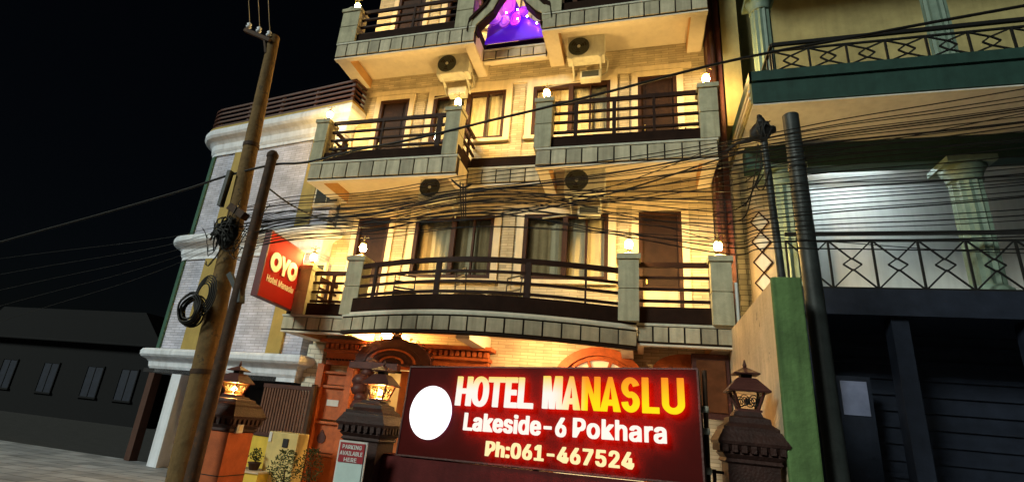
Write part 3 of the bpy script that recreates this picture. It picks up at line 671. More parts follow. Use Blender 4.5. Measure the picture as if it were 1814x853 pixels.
M_HALO = emit('red back light', (1, .06, .02), 26)
def grad_emit(name, stops_x, top, bottom, z0, z1, strength):
    m = bpy.data.materials.new(name); m.use_nodes = True; n = m.node_tree.nodes; l = m.node_tree.links
    n.remove(n['Principled BSDF']); e = n.new('ShaderNodeEmission'); e.inputs[1].default_value = strength
    tc = n.new('ShaderNodeTexCoord'); tc.object = sg; s = n.new('ShaderNodeSeparateXYZ'); l.new(tc.outputs['Object'], s.inputs[0])
    rz = n.new('ShaderNodeMapRange'); rz.inputs[1].default_value = z0; rz.inputs[2].default_value = z1; l.new(s.outputs[2], rz.inputs[0])
    ra = n.new('ShaderNodeValToRGB'); ra.color_ramp.elements[0].position = .2; ra.color_ramp.elements[1].position = .95
    ra.color_ramp.elements[0].color = (*bottom, 1); ra.color_ramp.elements[1].color = (*top, 1); l.new(rz.outputs[0], ra.inputs[0])
    rw = n.new('ShaderNodeValToRGB'); rw.color_ramp.elements[0].position = .45; rw.color_ramp.elements[1].position = 1
    rw.color_ramp.elements[0].color = (1, .95, .85, 1); rw.color_ramp.elements[1].color = (1, .72, .06, 1); l.new(rz.outputs[0], rw.inputs[0])
    rx = n.new('ShaderNodeMapRange'); rx.inputs[1].default_value = stops_x[0]; rx.inputs[2].default_value = stops_x[1]; l.new(s.outputs[0], rx.inputs[0])
    mx = n.new('ShaderNodeMix'); mx.data_type = 'RGBA'; l.new(rx.outputs[0], mx.inputs[0]); l.new(rw.outputs[0], mx.inputs[6]); l.new(ra.outputs[0], mx.inputs[7])
    l.new(mx.outputs[2], e.inputs[0]); l.new(e.outputs[0], n['Material Output'].inputs[0]); return m
M_TXT1 = grad_emit('sign name print', (.25, .62), (1, .28, .02), (1, .78, .01), .07, .42, 1.0)
M_TXT2 = emit('sign white print', (1, .93, .82), 1.05); M_TXT3 = emit('sign phone print', (1, .86, .42), 1.05)
FONT = None
try: FONT = bpy.data.fonts.load(bpy.utils.system_resource('DATAFILES') + '/fonts/Inter.woff2')
except Exception: FONT = None
def letters(text, x0, x1, z0, z1, front, back, parent, place, depth=.03, off=0, gap=.075, bold=0):
    cu = bpy.data.curves.new('letters', 'FONT'); cu.body = text; cu.size = 1; cu.offset = off; cu.resolution_u = 4; cu.fill_mode = 'FRONT'; cu.space_character = 1.06
    if FONT: cu.font = FONT
    ob = bpy.data.objects.new('letters_source', cu); COL.objects.link(ob); bpy.context.view_layer.update()
    me = bpy.data.meshes.new_from_object(ob.evaluated_get(bpy.context.evaluated_depsgraph_get())); bpy.data.objects.remove(ob); bpy.data.curves.remove(cu)
    bm = bmesh.new(); bm.from_mesh(me); bpy.data.meshes.remove(me)
    bmesh.ops.remove_doubles(bm, verts=bm.verts, dist=1e-5)
    X = [v.co.x for v in bm.verts]; Yv = [v.co.y for v in bm.verts]; ax, bx, ay, by = min(X), max(X), min(Yv), max(Yv)
    seen = set(); comps = []
    for f in bm.faces:
        if f in seen: continue
        st = [f]; seen.add(f); c = []
        while st:
            g = st.pop(); c.append(g)
            for ed in g.edges:
                for h in ed.link_faces:
                    if h not in seen: seen.add(h); st.append(h)
        xs_ = [v.co.x for g in c for v in g.verts]; comps.append([min(xs_), max(xs_), c])
    comps.sort(key=lambda q: q[0]); groups = []
    for c in comps:
        if groups and min(groups[-1][1], c[1]) - max(groups[-1][0], c[0]) > .6 * min(c[1] - c[0], groups[-1][1] - groups[-1][0]):
            groups[-1][1] = max(groups[-1][1], c[1]); groups[-1][2] += c[2]
        else: groups.append(c)
    for a, b, fs_ in groups:
        idx = {}; vs_ = []; top = []
        for f in fs_:
            t = []
            for v in f.verts:
                if v not in idx:
                    idx[v] = len(vs_); vs_.append((x0 + (v.co.x - ax) / (bx - ax) * (x1 - x0), z0 + (v.co.y - ay) / (by - ay) * (z1 - z0)))
                t.append(idx[v])
            top.append(t)
        nn = len(vs_); V = [Vector((x, -gap - depth, z)) for x, z in vs_] + [Vector((x, -gap, z)) for x, z in vs_]
        sh_ = [(0, 0)] + ([(i * bold, j * bold * .7) for i in (-1, 1) for j in (-1, 1)] + [(-bold, 0), (bold, 0)] if bold else [])
        F = [list(t) for t in top]; mi = [0] * len(F)
        F += [[i + nn for i in t[::-1]] for t in top]; mi += [1] * len(top)
        edges = {}
        for t in top:
            for i in range(len(t)):
                e = (t[i], t[(i + 1) % len(t)]); edges[e] = 1
        for (p, q) in list(edges):
            if (q, p) not in edges: F.append([q, p, p + nn, q + nn]); mi.append(0)
        V0, F0, mi0 = V, F, mi; V, F, mi = [], [], []
        for i_, (sx_, sz_) in enumerate(sh_):
            b_ = len(V); V += [v + Vector((sx_, -.0004 * i_, sz_)) for v in V0]; F += [[q + b_ for q in f] for f in F0]; mi += mi0
        m_ = bpy.data.meshes.new('letter'); m_.from_pydata([tuple(place @ v) for v in V], [], F); m_.materials.append(front); m_.materials.append(back)
        m_.polygons.foreach_set('material_index', mi); m_.update()
        o = bpy.data.objects.new('letter', m_); COL.objects.link(o); o.parent = parent
    bm.free()
I4 = Matrix.Identity(4)
def strip(pts, wd, closed=False):
    out = []; L_, R_ = [], []
    for i, p in enumerate(pts):
        q0 = pts[i - 1] if (i or closed) else pts[i]; q1 = pts[(i + 1) % len(pts)] if (i < len(pts) - 1 or closed) else pts[i]
        d = Vector((q1[0] - q0[0], q1[1] - q0[1])).normalized(); nn = Vector((-d.y, d.x)); wx, wz = wd
        L_.append((p[0] + nn.x * wx / 2, p[1] + nn.y * wz / 2)); R_.append((p[0] - nn.x * wx / 2, p[1] - nn.y * wz / 2))
    for i in range(len(pts) - (0 if closed else 1)):
        j = (i + 1) % len(pts); out.append([L_[i], R_[i], R_[j], L_[j]])
    return out
def glyph(ch, x0, x1, z0, z1):
    w_, h_ = x1 - x0, z1 - z0; sv, sh = .062, .056; P = []
    def q(*pts): P.append([(x0 + a * w_, z0 + b * h_) for a, b in pts])
    v, g = sv / w_, sh / h_
    if ch == 'H': q((0, 0), (v, 0), (v, .5 - g / 2), (1 - v, .5 - g / 2), (1 - v, 0), (1, 0), (1, 1), (1 - v, 1), (1 - v, .5 + g / 2), (v, .5 + g / 2), (v, 1), (0, 1))
    elif ch == 'T': q((.5 - v / 2, 0), (.5 + v / 2, 0), (.5 + v / 2, 1 - g), (1, 1 - g), (1, 1), (0, 1), (0, 1 - g), (.5 - v / 2, 1 - g))
    elif ch == 'E': q((0, 0), (1, 0), (1, g), (v, g), (v, .5 - g / 2), (.92, .5 - g / 2), (.92, .5 + g / 2), (v, .5 + g / 2), (v, 1 - g), (.97, 1 - g), (.97, 1), (0, 1))
    elif ch == 'L': q((0, 0), (1, 0), (1, g), (v, g), (v, 1), (0, 1))
    elif ch == 'M': q((0, 0), (v * .92, 0), (v * .92, .66), (.5 - .14, 0), (.5 + .14, 0), (1 - v * .92, .66), (1 - v * .92, 0), (1, 0), (1, 1), (1 - v * 1.25, 1), (.5, .38), (v * 1.25, 1), (0, 1))
    elif ch == 'N': q((0, 0), (v * .95, 0), (v * .95, .62), (1 - v, 0), (1, 0), (1, 1), (1 - v * .95, 1), (1 - v * .95, .40), (v, 1), (0, 1))
    elif ch == 'A':
        b0, b1 = .17, .17 + g; t = v * 1.12
        def xo(z): return .5 * z * (1 - v * .62)
        def xi(z): return t + (.5 - t) * z / .80
        q((xo(0), 0), (t, 0), (xi(b0), b0), (xo(b0), b0)); q((1, 0), (1 - xo(b0), b0), (1 - xi(b0), b0), (1 - t, 0))
        q((xo(b0), b0), (1 - xo(b0), b0), (1 - xo(b1), b1), (xo(b1), b1))
        q((xo(b1), b1), (xi(b1), b1), (.5, .8), (.5, 1), (xo(1), 1)); q((1 - xo(b1), b1), (1 - xo(1), 1), (.5, 1), (.5, .8), (1 - xi(b1), b1))
    elif ch == 'O':
        n_ = 32; rx, rz = w_ / 2 - sv / 2, h_ / 2 + .004 - sh / 2
        c_ = [(x0 + w_ / 2 + rx * math.copysign(abs(math.cos(2 * PI * k / n_)) ** .85, math.cos(2 * PI * k / n_)), z0 + h_ / 2 + rz * math.copysign(abs(math.sin(2 * PI * k / n_)) ** .85, math.sin(2 * PI * k / n_))) for k in range(n_)]
        P += strip(c_, (sv, sh), True)
    elif ch == 'U':
        r = w_ / 2 - sv / 2; zc_ = z0 + sh / 2 + r * .95
        c_ = [(x0 + sv / 2, z1), (x0 + sv / 2, zc_ + .01)] + [(x0 + w_ / 2 - r * math.cos(PI * k / 14), zc_ - r * .95 * math.sin(PI * k / 14)) for k in range(15)] + [(x1 - sv / 2, zc_ + .01), (x1 - sv / 2, z1)]
        P += strip(c_, (sv, sh))
    elif ch == 'S':
        rx, rz = w_ / 2 - sv / 2, h_ / 4 - sh / 4 + .002; cx_, zt_, zb_ = x0 + w_ / 2, z1 - sh / 2 - rz, z0 + sh / 2 + rz
        c_ = [(cx_ + rx * math.cos(a), zt_ + rz * math.sin(a)) for a in [math.radians(15 + k * 12) for k in range(22)]]
        c_ = c_[:-1] + [(cx_, (zt_ + zb_) / 2)] + [(cx_ + rx * math.cos(a), zb_ + rz * math.sin(a)) for a in [math.radians(75 - k * 12) for k in range(22)]]
        P += strip(c_, (sv, sh))
    return P
def sign_letter(ch, x0, x1, z0, z1):
    V = []; F = []; mi = []
    for poly in glyph(ch, x0, x1, z0, z1):
        ar = sum(poly[i - 1][0] * p[1] - p[0] * poly[i - 1][1] for i, p in enumerate(poly))
        if ar < 0: poly = poly[::-1]
        b = len(V); n_ = len(poly)
        V += [(x, -.105, z) for x, z in poly] + [(x, -.075, z) for x, z in poly]
        F.append([b + i for i in range(n_)]); mi.append(0); F.append([b + n_ + i for i in range(n_ - 1, -1, -1)]); mi.append(1)
        for i in range(n_): j = (i + 1) % n_; F.append([b + j, b + i, b + n_ + i, b + n_ + j]); mi.append(0)
    m_ = bpy.data.meshes.new('letter'); m_.from_pydata(V, [], F); m_.materials.append(M_TXT1); m_.materials.append(M_HALO); m_.polygons.foreach_set('material_index', mi); m_.update()
    o = bpy.data.objects.new('letter', m_); COL.objects.link(o); o.parent = sg
for word, xa, xb, za, zb_, fr in (('HOTEL', -.93, .03, .062, .39, ((0, .205), (.215, .43), (.425, .635), (.65, .80), (.815, 1))), ('MANASLU', .14, 1.575, .07, .41, ((0, .148), (.15, .288), (.30, .432), (.434, .578), (.585, .707), (.725, .836), (.856, 1)))):
    for ch_, (f0, f1) in zip(word, fr): sign_letter(ch_, xa + (xb - xa) * f0, xa + (xb - xa) * f1, za, zb_)
letters('Lakeside-6', -.775, .405, -.20, -.015, M_TXT2, M_HALO, sg, I4, bold=.0075)
letters('Pokhara', .495, 1.39, -.195, -.015, M_TXT2, M_HALO, sg, I4, bold=.0075)
letters('Ph:061-467524', -.472, 1.085, -.445, -.30, M_TXT3, M_HALO, sg, I4, bold=.007)
def disc(r0, r1, y0, y1): return MB().prism([(-1.28 + r0 * math.cos(k * PI / 24), -.025 + r1 * math.sin(k * PI / 24)) for k in range(48)], y0, y1)
sbuild(disc(.283, .305, -.06, -.035), 'oval_disc', emit('white disc', (1, .98, 1), 1.6), label='blank glowing white oval')
sbuild(disc(.276, .298, -.034, -.02), 'oval_backlight', emit('cool back light', (.7, .62, 1), 4))

# ================================================================== boundary wall, gate pillars, lanterns
bw = thing('boundary_wall', 'maroon boundary wall below the big hotel sign', 'wall', (-1.2, 6.2, 0))
MB().box(-3.08, .56, 6.33, 6.5, .05, 1.12).build('wall_body', M_MAROON, bw)
MB().box(-3.12, .60, 6.27, 6.56, 1.121, 1.17).build('coping', M_MAROON, bw)
sup = thing('sign_support', 'maroon board carrying the hotel sign along its bottom edge', 'sign support', (-1.1, 5.9, .9))
o = bpy.data.objects.new('board', MB().box(-SW / 2 - .25, SW / 2 + .05, .02, .10, -1.25, -SH / 2 - .03).mesh('board', M_MAROON)); COL.objects.link(o); o.parent = sup; o.matrix_parent_inverse = Matrix.Identity(4)
sup.location = (0, 0, 0); sup.matrix_world = SM
for x in (-1.4, 0, 1.4):
    o = bpy.data.objects.new('strut', MB().bar((x, .2, -1.3), (x, .2, .3), .05).mesh('strut', M_IRON)); COL.objects.link(o); o.parent = sup
post = thing('sign_post', 'thin steel post with pipe fittings at the right end of the hotel sign', 'post', (.58, 5.72, 0))
MB().tube([(.60, 5.72, .05), (.615, 5.72, 2.32)], .022, 8).build('pole', M_STEELP, post)
for z in (1.4, 1.75, 1.95): MB().lathe([(.03, -.03), (.034, 0), (.03, .03)], (.61, 5.72, z), 8).build('fitting', M_AC, post)

def gate_pillar(cx, cyy, top, w_, m, label, ck=1):
    t = thing('gate_pillar', label, 'gate pillar', (cx, cyy, 0), 'carved gate pillars')
    h = w_ / 2
    MB().lathe([(h * 1.15, .05), (h * 1.15, .2), (h, .24), (h, top - .38)], (cx, cyy, 0), 4).build('shaft', m, t)
    MB().lathe([(h * 1.0, top - .379), (h * 1.12, top - .36), (h * 1.05, top - .33), (h * 1.2, top - .29), (h * 1.12, top - .26), (h * 1.32, top - .2)], (cx, cyy, 0), 4).build('corbel', M_GPILLAR, t)
    me = unit_box('dentil', M_GPILLAR, .05, .05, .07)
    for k in range(7):
        q = -h * 1.1 + k * h * 2.2 / 6
        piece('dentil', me, t, (cx + q, cyy - h * 1.22, top - .235)); piece('dentil', me, t, (cx + h * 1.22, cyy + q, top - .235)); piece('dentil', me, t, (cx - h * 1.22, cyy + q, top - .235))
    MB().lathe([(h * 1.36, top - .199), (h * 1.4, top - .17), (h * 1.33, top - .14), (h * 1.2, top - .09), (h * 1.15, top - .06)], (cx, cyy, 0), 4).build('ledge', M_GPILLAR, t)
    MB().lathe([(h * 1.1, top - .059), (h * 1.1, top - .03), (h * .85, top + .02 * ck), (h * .82, top + .1 * ck), (h * .6, top + .13 * ck), (h * .52, top + .2 * ck)], (cx, cyy, 0), 4).build('stepped_cap', M_GPILLAR, t)
    for k in range(8):
        z = .35 + k * .16
        if z < top - .5: MB().box(cx - h - .004, cx + h + .004, cyy - h - .004, cyy + h + .004, z, z + .012).build('joint', M_JOINT, t) if m is M_GORANGE and k % 3 == 2 else None
    return t
gate_pillar(1.06, 6.28, 1.86, .46, M_GPILLAR, 'dark carved gate pillar in front of the green wall, right of the sign', .65)
gate_pillar(-3.22, 6.30, 1.66, .46, M_GPILLAR, 'dark carved gate pillar at the left end of the hotel sign', .52)
gate_pillar(-5.36, 6.30, 1.58, .48, M_GORANGE, 'glow-orange brick gate pillar behind the two leaning poles', .38)
def lantern(c, lit, label, s=1.0, bulb=None):
    t = thing('gate_lantern', label, 'lantern', c, 'pagoda lanterns on the gate pillars'); c = Vector(c)
    def P(prof, m, nm, n=4): MB().lathe([(r * s, z * s) for r, z in prof], c, n).build(nm, m, t)
    P([(.12, 0), (.12, .02), (.09, .03)], M_DWOOD, 'base')
    for sx in (-1, 1):
        for sy in (-1, 1):
            MB().bar(c + Vector((sx * .09, sy * .09, .03)) * s, c + Vector((sx * .145, sy * .145, .20)) * s, .022 * s).build('frame_bar', M_DWOOD, t)
            
    for k in range(4):
        R = Matrix.Rotation(k * PI / 2, 3, 'Z')
        for dx in (-.045, .045):
            for rr in (.043, .022):
                MB().tube([c + s * (R @ Vector((dx + rr * math.cos(a * PI / 7), -.113 - .02 * math.sin(a * PI / 7) * rr / .043, .115 + rr * 1.25 * math.sin(a * PI / 7)))) for a in range(14)], .0055 * s, 5, True).build('scroll', M_IRON, t)
    P([(.085, .031), (.138, .199)], M_LGLASS if lit else M_LCLEAR, 'glass')
    P([(.20, .2), (.205, .215), (.10, .34), (.085, .35)], M_DWOOD, 'roof')
    P([(.055, .351), (.055, .385)], M_IRON, 'neck')
    P([(.125, .386), (.13, .40), (.03, .46), (.02, .465)], M_DWOOD, 'upper_roof')
    P([(.018, .466), (.022, .49), (.006, .55)], M_DWOOD, 'finial', 8)
    if bulb is None: MB().sphere(c + Vector((0, 0, .11 * s)), .035 * s, 10).build('bulb', M_BULB2 if lit else M_RWHITE, t)
    else: MB().sphere(c + Vector((0, 0, .12 * s)), .04 * s, 10).build('bulb', bulb, t)
    return t
lantern((1.08, 6.28, 1.99), False, 'unlit pagoda lantern on the right gate pillar, against the beige wall', .98)
lantern((-3.17, 6.30, 1.77), True, 'lit pagoda lantern with scrollwork on the middle gate pillar, beside the sign', .92)
lantern((-5.40, 6.30, 1.66), True, 'lit pagoda lantern on the orange gate pillar', .86)
# little pale switch box on the orange pillar
sw = thing('switch_box', 'small pale box fixed to the orange gate pillar', 'utility box', (-5.11, 6.2, 1.28))
MB().box(-5.115, -5.07, 6.14, 6.26, 1.2, 1.32).build('case', M_RWHITE, sw, bevel=.008); MB().box(-5.069, -5.064, 6.17, 6.23, 1.23, 1.29).build('cover', M_CREAM, sw)
# iron gate between sign and right pillar
gt = thing('iron_gate', 'black iron gate bars between the sign and the right gate pillar', 'gate', (.75, 6.4, 0))
for x in (.66, .74, .87): MB().box(x - .018, x + .018, 6.38, 6.42, .08, 1.62 if x != .74 else 1.4).build('bar', M_IRON, gt)
for z in (.4, 1.36): MB().box(.66, .89, 6.385, 6.415, z, z + .03).build('cross_bar', M_IRON, gt)
# parking sign
ps = thing('parking_sign', 'narrow white parking board with red heading left of the big sign', 'sign', (-3.35, 5.75, 0))
PM = Matrix.Translation((-3.16, 5.8, 0)) @ Matrix.Rotation(.12, 4, 'Z')
MB().box(-.17, .17, 0, .03, .25, 1.29, PM).build('board', M_RWHITE, ps)
MB().box(-.15, .15, -.012, -.001, 1.06, 1.27, PM).build('heading_panel', mat('red print', (.35, .03, .04), .5, .15, 9, 0), ps)
MB().box(-.15, .15, -.012, -.001, .35, 1.055, PM).build('notice_panel', mat('pale print', (.55, .68, .66), .4, .08, 9, 0), ps)
for sx in (-.1, .1): MB().bar(PM @ Vector((sx, .04, .03)), PM @ Vector((sx, .04, 1.2)), .025).build('leg', M_IRON, ps)
M_PW = mat('white print', (.75, .72, .7), .5, .05, 9, 0)
for i, tx in enumerate(('PARKING', 'AVAILABLE', 'HERE')):
    hw = (.115, .135, .075)[i]; z = 1.205 - i * .068
    letters(tx, -hw, hw, z, z + .042, M_PW, M_PW, ps, Matrix.Translation(-worigin(ps)) @ PM, .003, 0, .013, .0018)

# ---- red hanging sign
rs = thing('hanging_sign', 'red projecting sign with white ring letters beside the first floor balcony', 'sign', (-6.55, 8.1, 3.4))
HM = Matrix.Translation((-6.48, 7.55, 3.40)) @ Matrix.Rotation(math.radians(96.8), 4, 'Z')    # x runs away from the street
M_RED = mat('red sign face', (.34, .018, .014), .7, .08, 3, .02, spec=.04)
MB().box(0, 1.25, 0, .10, 0, 1.19, HM).build('face_panel', M_RED, rs)
MB().box(-.025, -.001, -.015, .115, -.025, 1.215, HM).box(1.251, 1.275, -.015, .115, -.025, 1.215, HM).box(-.001, 1.251, -.015, .115, 1.191, 1.215, HM).box(-.001, 1.251, -.015, .115, -.025, -.001, HM).build('frame', mat('dark red frame', (.12, .01, .01), .5), rs)
PL = Matrix.Translation(-worigin(rs)) @ HM
M_SW = mat('white sign vinyl', (.8, .74, .62), .5, .05, 9, 0)
def ring(cx_, cz_, r1_, r0_):
    o_ = []
    mb = MB()
    for k in range(24):
        a0, a1 = 2 * PI * k / 24, 2 * PI * (k + 1) / 24
        mb.prism([(cx_ + r * math.cos(a), cz_ + r * math.sin(a)) for r, a in ((r0_, a0), (r1_, a0), (r1_, a1), (r0_, a1))], -.022, -.002, HM)
    mb.build('letter', M_SW, rs)
ring(.32, .70, .185, .075); ring(.94, .70, .185, .075)
MB().prism([(.47, .88), (.57, .88), (.635, .74), (.70, .88), (.80, .88), (.685, .64), (.685, .52), (.585, .52), (.585, .64)], -.023, -.003, HM).build('letter', M_SW, rs)
letters('Hotel Manaslu', .16, 1.12, .30, .42, M_SW, M_SW, rs, PL, .006, 0, .003, .004)
MB().bar(HM @ Vector((1.2, .05, .25)), HM @ Vector((1.45, .05, .25)), .04).bar(HM @ Vector((1.2, .05, .95)), HM @ Vector((1.45, .05, .95)), .04).build('bracket', M_IRON, rs)

# ================================================================== left neighbour
A8 = math.radians(8); P0 = Vector((-7.1, 9.5)); dL = Vector((-math.cos(A8), math.sin(A8))); nL = Vector((math.sin(A8), math.cos(A8)))
def LP(s, o): q = P0 + dL * s + nL * o; return (q.x, q.y)
def lpath(off, s0=-.42, s1=4.4, rad=.9, back=5.0, ret=True):
    """plan outline at inset off, from behind the right corner round to the left side"""
    pts, nrm = [], []; r = rad - off; cs, co = s1, rad
    fn = -nL
    if ret: pts += [LP(s0 + off, 3.0)]; nrm += [-dL]; pts += [LP(s0 + off, off)]; nrm += [(-dL + fn)]
    else: pts += [LP(s0, off)]; nrm += [fn]
    k = 10
    for i in range(k + 1):
        a = PI / 2 * i / k
        pts.append(LP(cs + r * math.sin(a), co - r * math.cos(a))); nrm.append(dL * math.sin(a) + fn * math.cos(a))
    pts.append(LP(cs + r, back)); nrm.append(dL.copy())
    return pts, [tuple(n_) for n_ in nrm]
nb = thing('curved_house', 'white curved corner house left of the hotel with moulded cornices', 'house', (*LP(2, 1), 0))
pw, nw = lpath(.35)
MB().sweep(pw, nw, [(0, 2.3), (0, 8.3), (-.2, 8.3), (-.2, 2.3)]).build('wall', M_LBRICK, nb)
for zb, zt, nm in ((8.14, 8.75, 'cornice'), (5.05, 5.56, 'cornice'), (2.16, 2.62, 'cornice')):
    h = zt - zb
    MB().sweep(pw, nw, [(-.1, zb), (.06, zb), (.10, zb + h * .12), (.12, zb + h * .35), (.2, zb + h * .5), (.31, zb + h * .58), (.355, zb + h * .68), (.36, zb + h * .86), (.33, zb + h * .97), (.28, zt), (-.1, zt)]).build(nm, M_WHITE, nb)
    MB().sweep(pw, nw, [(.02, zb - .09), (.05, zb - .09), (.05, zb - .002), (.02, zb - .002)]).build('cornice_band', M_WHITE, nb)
MB().sweep(pw, nw, [(-.1, 8.752), (.30, 8.752), (.30, 8.82), (-.1, 8.82)]).build('parapet_cap', M_OCHRE, nb)
def wall_box(s0, s1, o0, o1, z0, z1):
    b = MB(); vs = [(*LP(s, o_), z) for s in (s0, s1) for o_ in (o0, o1) for z in (z0, z1)]
    return b.add(vs, [(0, 1, 3, 2), (4, 6, 7, 5), (0, 4, 5, 1), (2, 3, 7, 6), (0, 2, 6, 4), (1, 5, 7, 3)])
for z0, z1 in ((5.57, 8.04), (2.63, 4.95)):
    wall_box(.46, .88, .29, .348, z0, z1).build('pilaster', M_OCHRE, nb); wall_box(3.12, 3.66, .29, .348, z0, z1).build('pilaster', M_OCHRE, nb)
    aw = [math.radians(8 + k * 9) for k in range(8)]; rr_ = .55
    pg = [LP(4.4 + rr_ * math.sin(a_), .9 - rr_ * math.cos(a_)) for a_ in aw]; ng = [tuple(dL * math.sin(a_) - nL * math.cos(a_)) for a_ in aw]
    MB().sweep(pg, ng, [(0, z0), (.05, z0), (.05, z1), (0, z1)]).build('corner_strip', M_DGREEN, nb)
    wv = wall_box(-.38, .42, .28, .347, z0 + .55, z1 - .25)
    win = wv.build('window', M_CREAM, nb)
    for a, b in ((-.32, -.0), (.04, .36)):
        wall_box(a, b, .262, .279, z0 + .62, z1 - .32).build('pane', mat('dark pane', (.05, .055, .05), .15, .2, 4, 0, spec=.6), win)
# roof rail of dark slats
ps_, ns_ = lpath(.12, back=3.0)
for k in range(5):
    z = 8.86 + k * .14
    MB().sweep(ps_, ns_, [(0, z), (.03, z), (.03, z + .055), (0, z + .055)]).build('rail_slat', M_REDSLAT, nb)
for s in (-.28, .9, 2.1, 3.3): wall_box(s, s + .07, .13, .19, 8.822, 9.46).build('rail_post', M_REDSLAT, nb)
# dark ground floor
wall_box(.35, 4.6, 1.6, 1.7, .0, 2.2).build('back_wall', M_DARK, nb)
wall_box(4.35, 4.55, .3, .5, 0.05, 2.05).build('corner_post', mat('brown post', (.07, .03, .02), .6), nb)
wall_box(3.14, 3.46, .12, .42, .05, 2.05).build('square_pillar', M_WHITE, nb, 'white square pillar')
wall_box(.4, 4.8, .3, .42, 2.06, 2.155).build('beam', M_DARK, nb)
for s in (1.0, 1.9, 2.6, 3.5):
    wall_box(s, s + .5, 1.52, 1.59, .1, 1.9).build('shutter', M_DARK, nb)
# gate of upright slats between house and hotel
sgt = thing('slatted_gate', 'brown grille of upright slats between the curved house and the hotel', 'gate', (*LP(-.2, .25), 0))
wall_box(-.72, .62, .22, .27, 1.93, 2.01).build('top_rail', M_REDSLAT, sgt); wall_box(-.72, .62, .22, .27, .98, 1.04).build('bottom_rail', M_REDSLAT, sgt)
wall_box(-.78, -.70, .2, .29, .05, 2.06).build('post', M_STEELP, sgt)
for k in range(17): wall_box(-.66 + k * .076, -.66 + k * .076 + .044, .232, .258, 1.041, 1.929).build('slat', mat('brown slat', (.16, .07, .04), .5, .3, 9, .1), sgt)
yw = thing('low_wall', 'low yellow wall under the slatted gate', 'wall', (*LP(0, .2), 0))
wall_box(-.70, .62, .2, .3, .05, .97).build('wall_body', M_YELLOW, yw); wall_box(-.70, .62, .18, .32, .971, 1.0 - .02).build('coping', M_DARK, yw)
led = thing('planter_ledge', 'yellow ledge carrying flower pots in front of the low wall', 'ledge', (-7.0, 8.9, 0))
MB().box(-7.35, -6.45, 8.6, 9.1, .05, .42).build('ledge_body', M_YELLOW, led); MB().box(-7.4, -6.42, 8.56, 9.12, .421, .45).build('ledge_top', M_BEIGE, led)
potted((-7.05, 8.8, .452), 'slender potted tree on the yellow ledge', 0, .13, .22, .22, .13, .26, 130, 'plants on the yellow ledge')
potted((-6.72, 8.8, .452), 'small bushy pot plant on the yellow ledge', 0, .11, .13, .02, .13, .2, 110, 'plants on the yellow ledge')
mbx = thing('meter_cabinet', 'pale yellow cabinet with a dark display by the entrance', 'cabinet', (-6.3, 8.95, 0))
MB().box(-6.62, -5.98, 8.9, 9.25, .06, 1.13).build('body', mat('pale yellow metal', (.62, .5, .2), .5, .15, 4, .05, streak=.25), mbx, bevel=.015)
MB().box(-6.28, -6.17, 8.88, 8.899, .88, 1.03).build('display', M_DARK, mbx); MB().box(-6.60, -6.54, 8.885, 8.899, .95, 1.12).build('label_plate', M_RWHITE, mbx)
potted((-5.72, 8.3, .06), 'large dark bushy plant beside the cabinet', 0, .2, .3, .02, .30, .5, 420)
potted((-5.3, 8.4, .06), 'dark bushy plant in front of the carved doorway', 0, .2, .35, .05, .26, .5, 260)
# white stone quoin at hotel's left edge
MB().box(-6.84, -6.45, 9.9, 9.999, .0, 2.9).build('wall_pier', M_RBRICK, hotel)

# ================================================================== right neighbour
rn = thing('columned_house', 'green and yellow columned house right of the hotel with iron balconies', 'house', (4, 10, 0))
RX = 1.78
MB().box(RX, 9, 8.0, 13, 6.88, 7.42).build('floor_slab', M_TEAL, rn)
MB().box(RX - .03, 9, 7.96, 8.0 - .002, 7.28, 7.46).box(RX - .03, RX - .002, 7.96, 13, 7.28, 7.46).build('slab_ledge', M_TEAL, rn)
MB().box(RX - .03, RX - .002, 8.02, 13, 6.88, 7.27).build('slab_side', M_RWALL, rn)
MB().box(RX + .002, 9, 8.02, 12.99, 6.85, 6.878).build('soffit', M_RWHITE, rn)
for k in range(2): MB().box(RX - .06, RX - .031, 8.0, 13, 6.95 + k * .13, 7.0 + k * .13).build('moulding', M_CREAM, rn)
MB().box(RX - .05, 9, 8.3, 13, 11.6, 12.0).build('floor_slab', M_TEAL, rn)
MB().box(RX + .2, 9, 10.3, 10.5, 7.422, 11.598).build('wall', M_RWALL, rn)
MB().box(RX + .18, RX + .198, 8.5, 13, 7.47, 10.298).build('side_wall', M_RWALL, rn) if False else None
MB().box(RX - .12, RX + .198, 9.6, 14, 7.47, 13).build('wall', M_RWALL, rn)
MB().box(RX + .1, 9, 9.35, 9.65, 6.40, 6.848).build('beam', M_TEAL, rn)
MB().box(2.75, 9, 11.2, 11.4, 3.5, 6.848).build('wall', M_RWHITE, rn)
MB().box(RX, 2.74, 10.3, 10.5, 3.0, 6.848).build('wall', M_RBRICK, rn)
def column(x, y, z0, z1, r):
    mb = MB(); n = 24; prof = [(r * 1.25, z0), (r * 1.25, z0 + .08), (r, z0 + .14)]
    vs = []; fs = []
    for z in (z0 + .14, z1 - .36):
        for k in range(n): q = r * (1 if k % 2 else .88); vs.append((x + q * math.cos(2 * PI * k / n), y + q * math.sin(2 * PI * k / n), z))
    for k in range(n): fs.append((k, (k + 1) % n, n + (k + 1) % n, n + k))
    c = mb.add(vs, fs).build('column', M_TEALC, rn)
    MB().lathe([(r * 1.3, z0), (r * 1.3, z0 + .08), (r * 1.05, z0 + .139)], (x, y, 0), 16).build('column_base', M_TEALC, c)
    MB().lathe([(r * .98, z1 - .359), (r * 1.1, z1 - .34), (r * 1.02, z1 - .3), (r * 1.2, z1 - .2), (r * 1.45, z1 - .1)], (x, y, 0), 16).build('capital', M_TEALC, c)
    MB().box(x - r * 1.5, x + r * 1.5, y - r * 1.5, y + r * 1.5, z1 - .099, z1 - .002).build('abacus', M_TEALC, c)
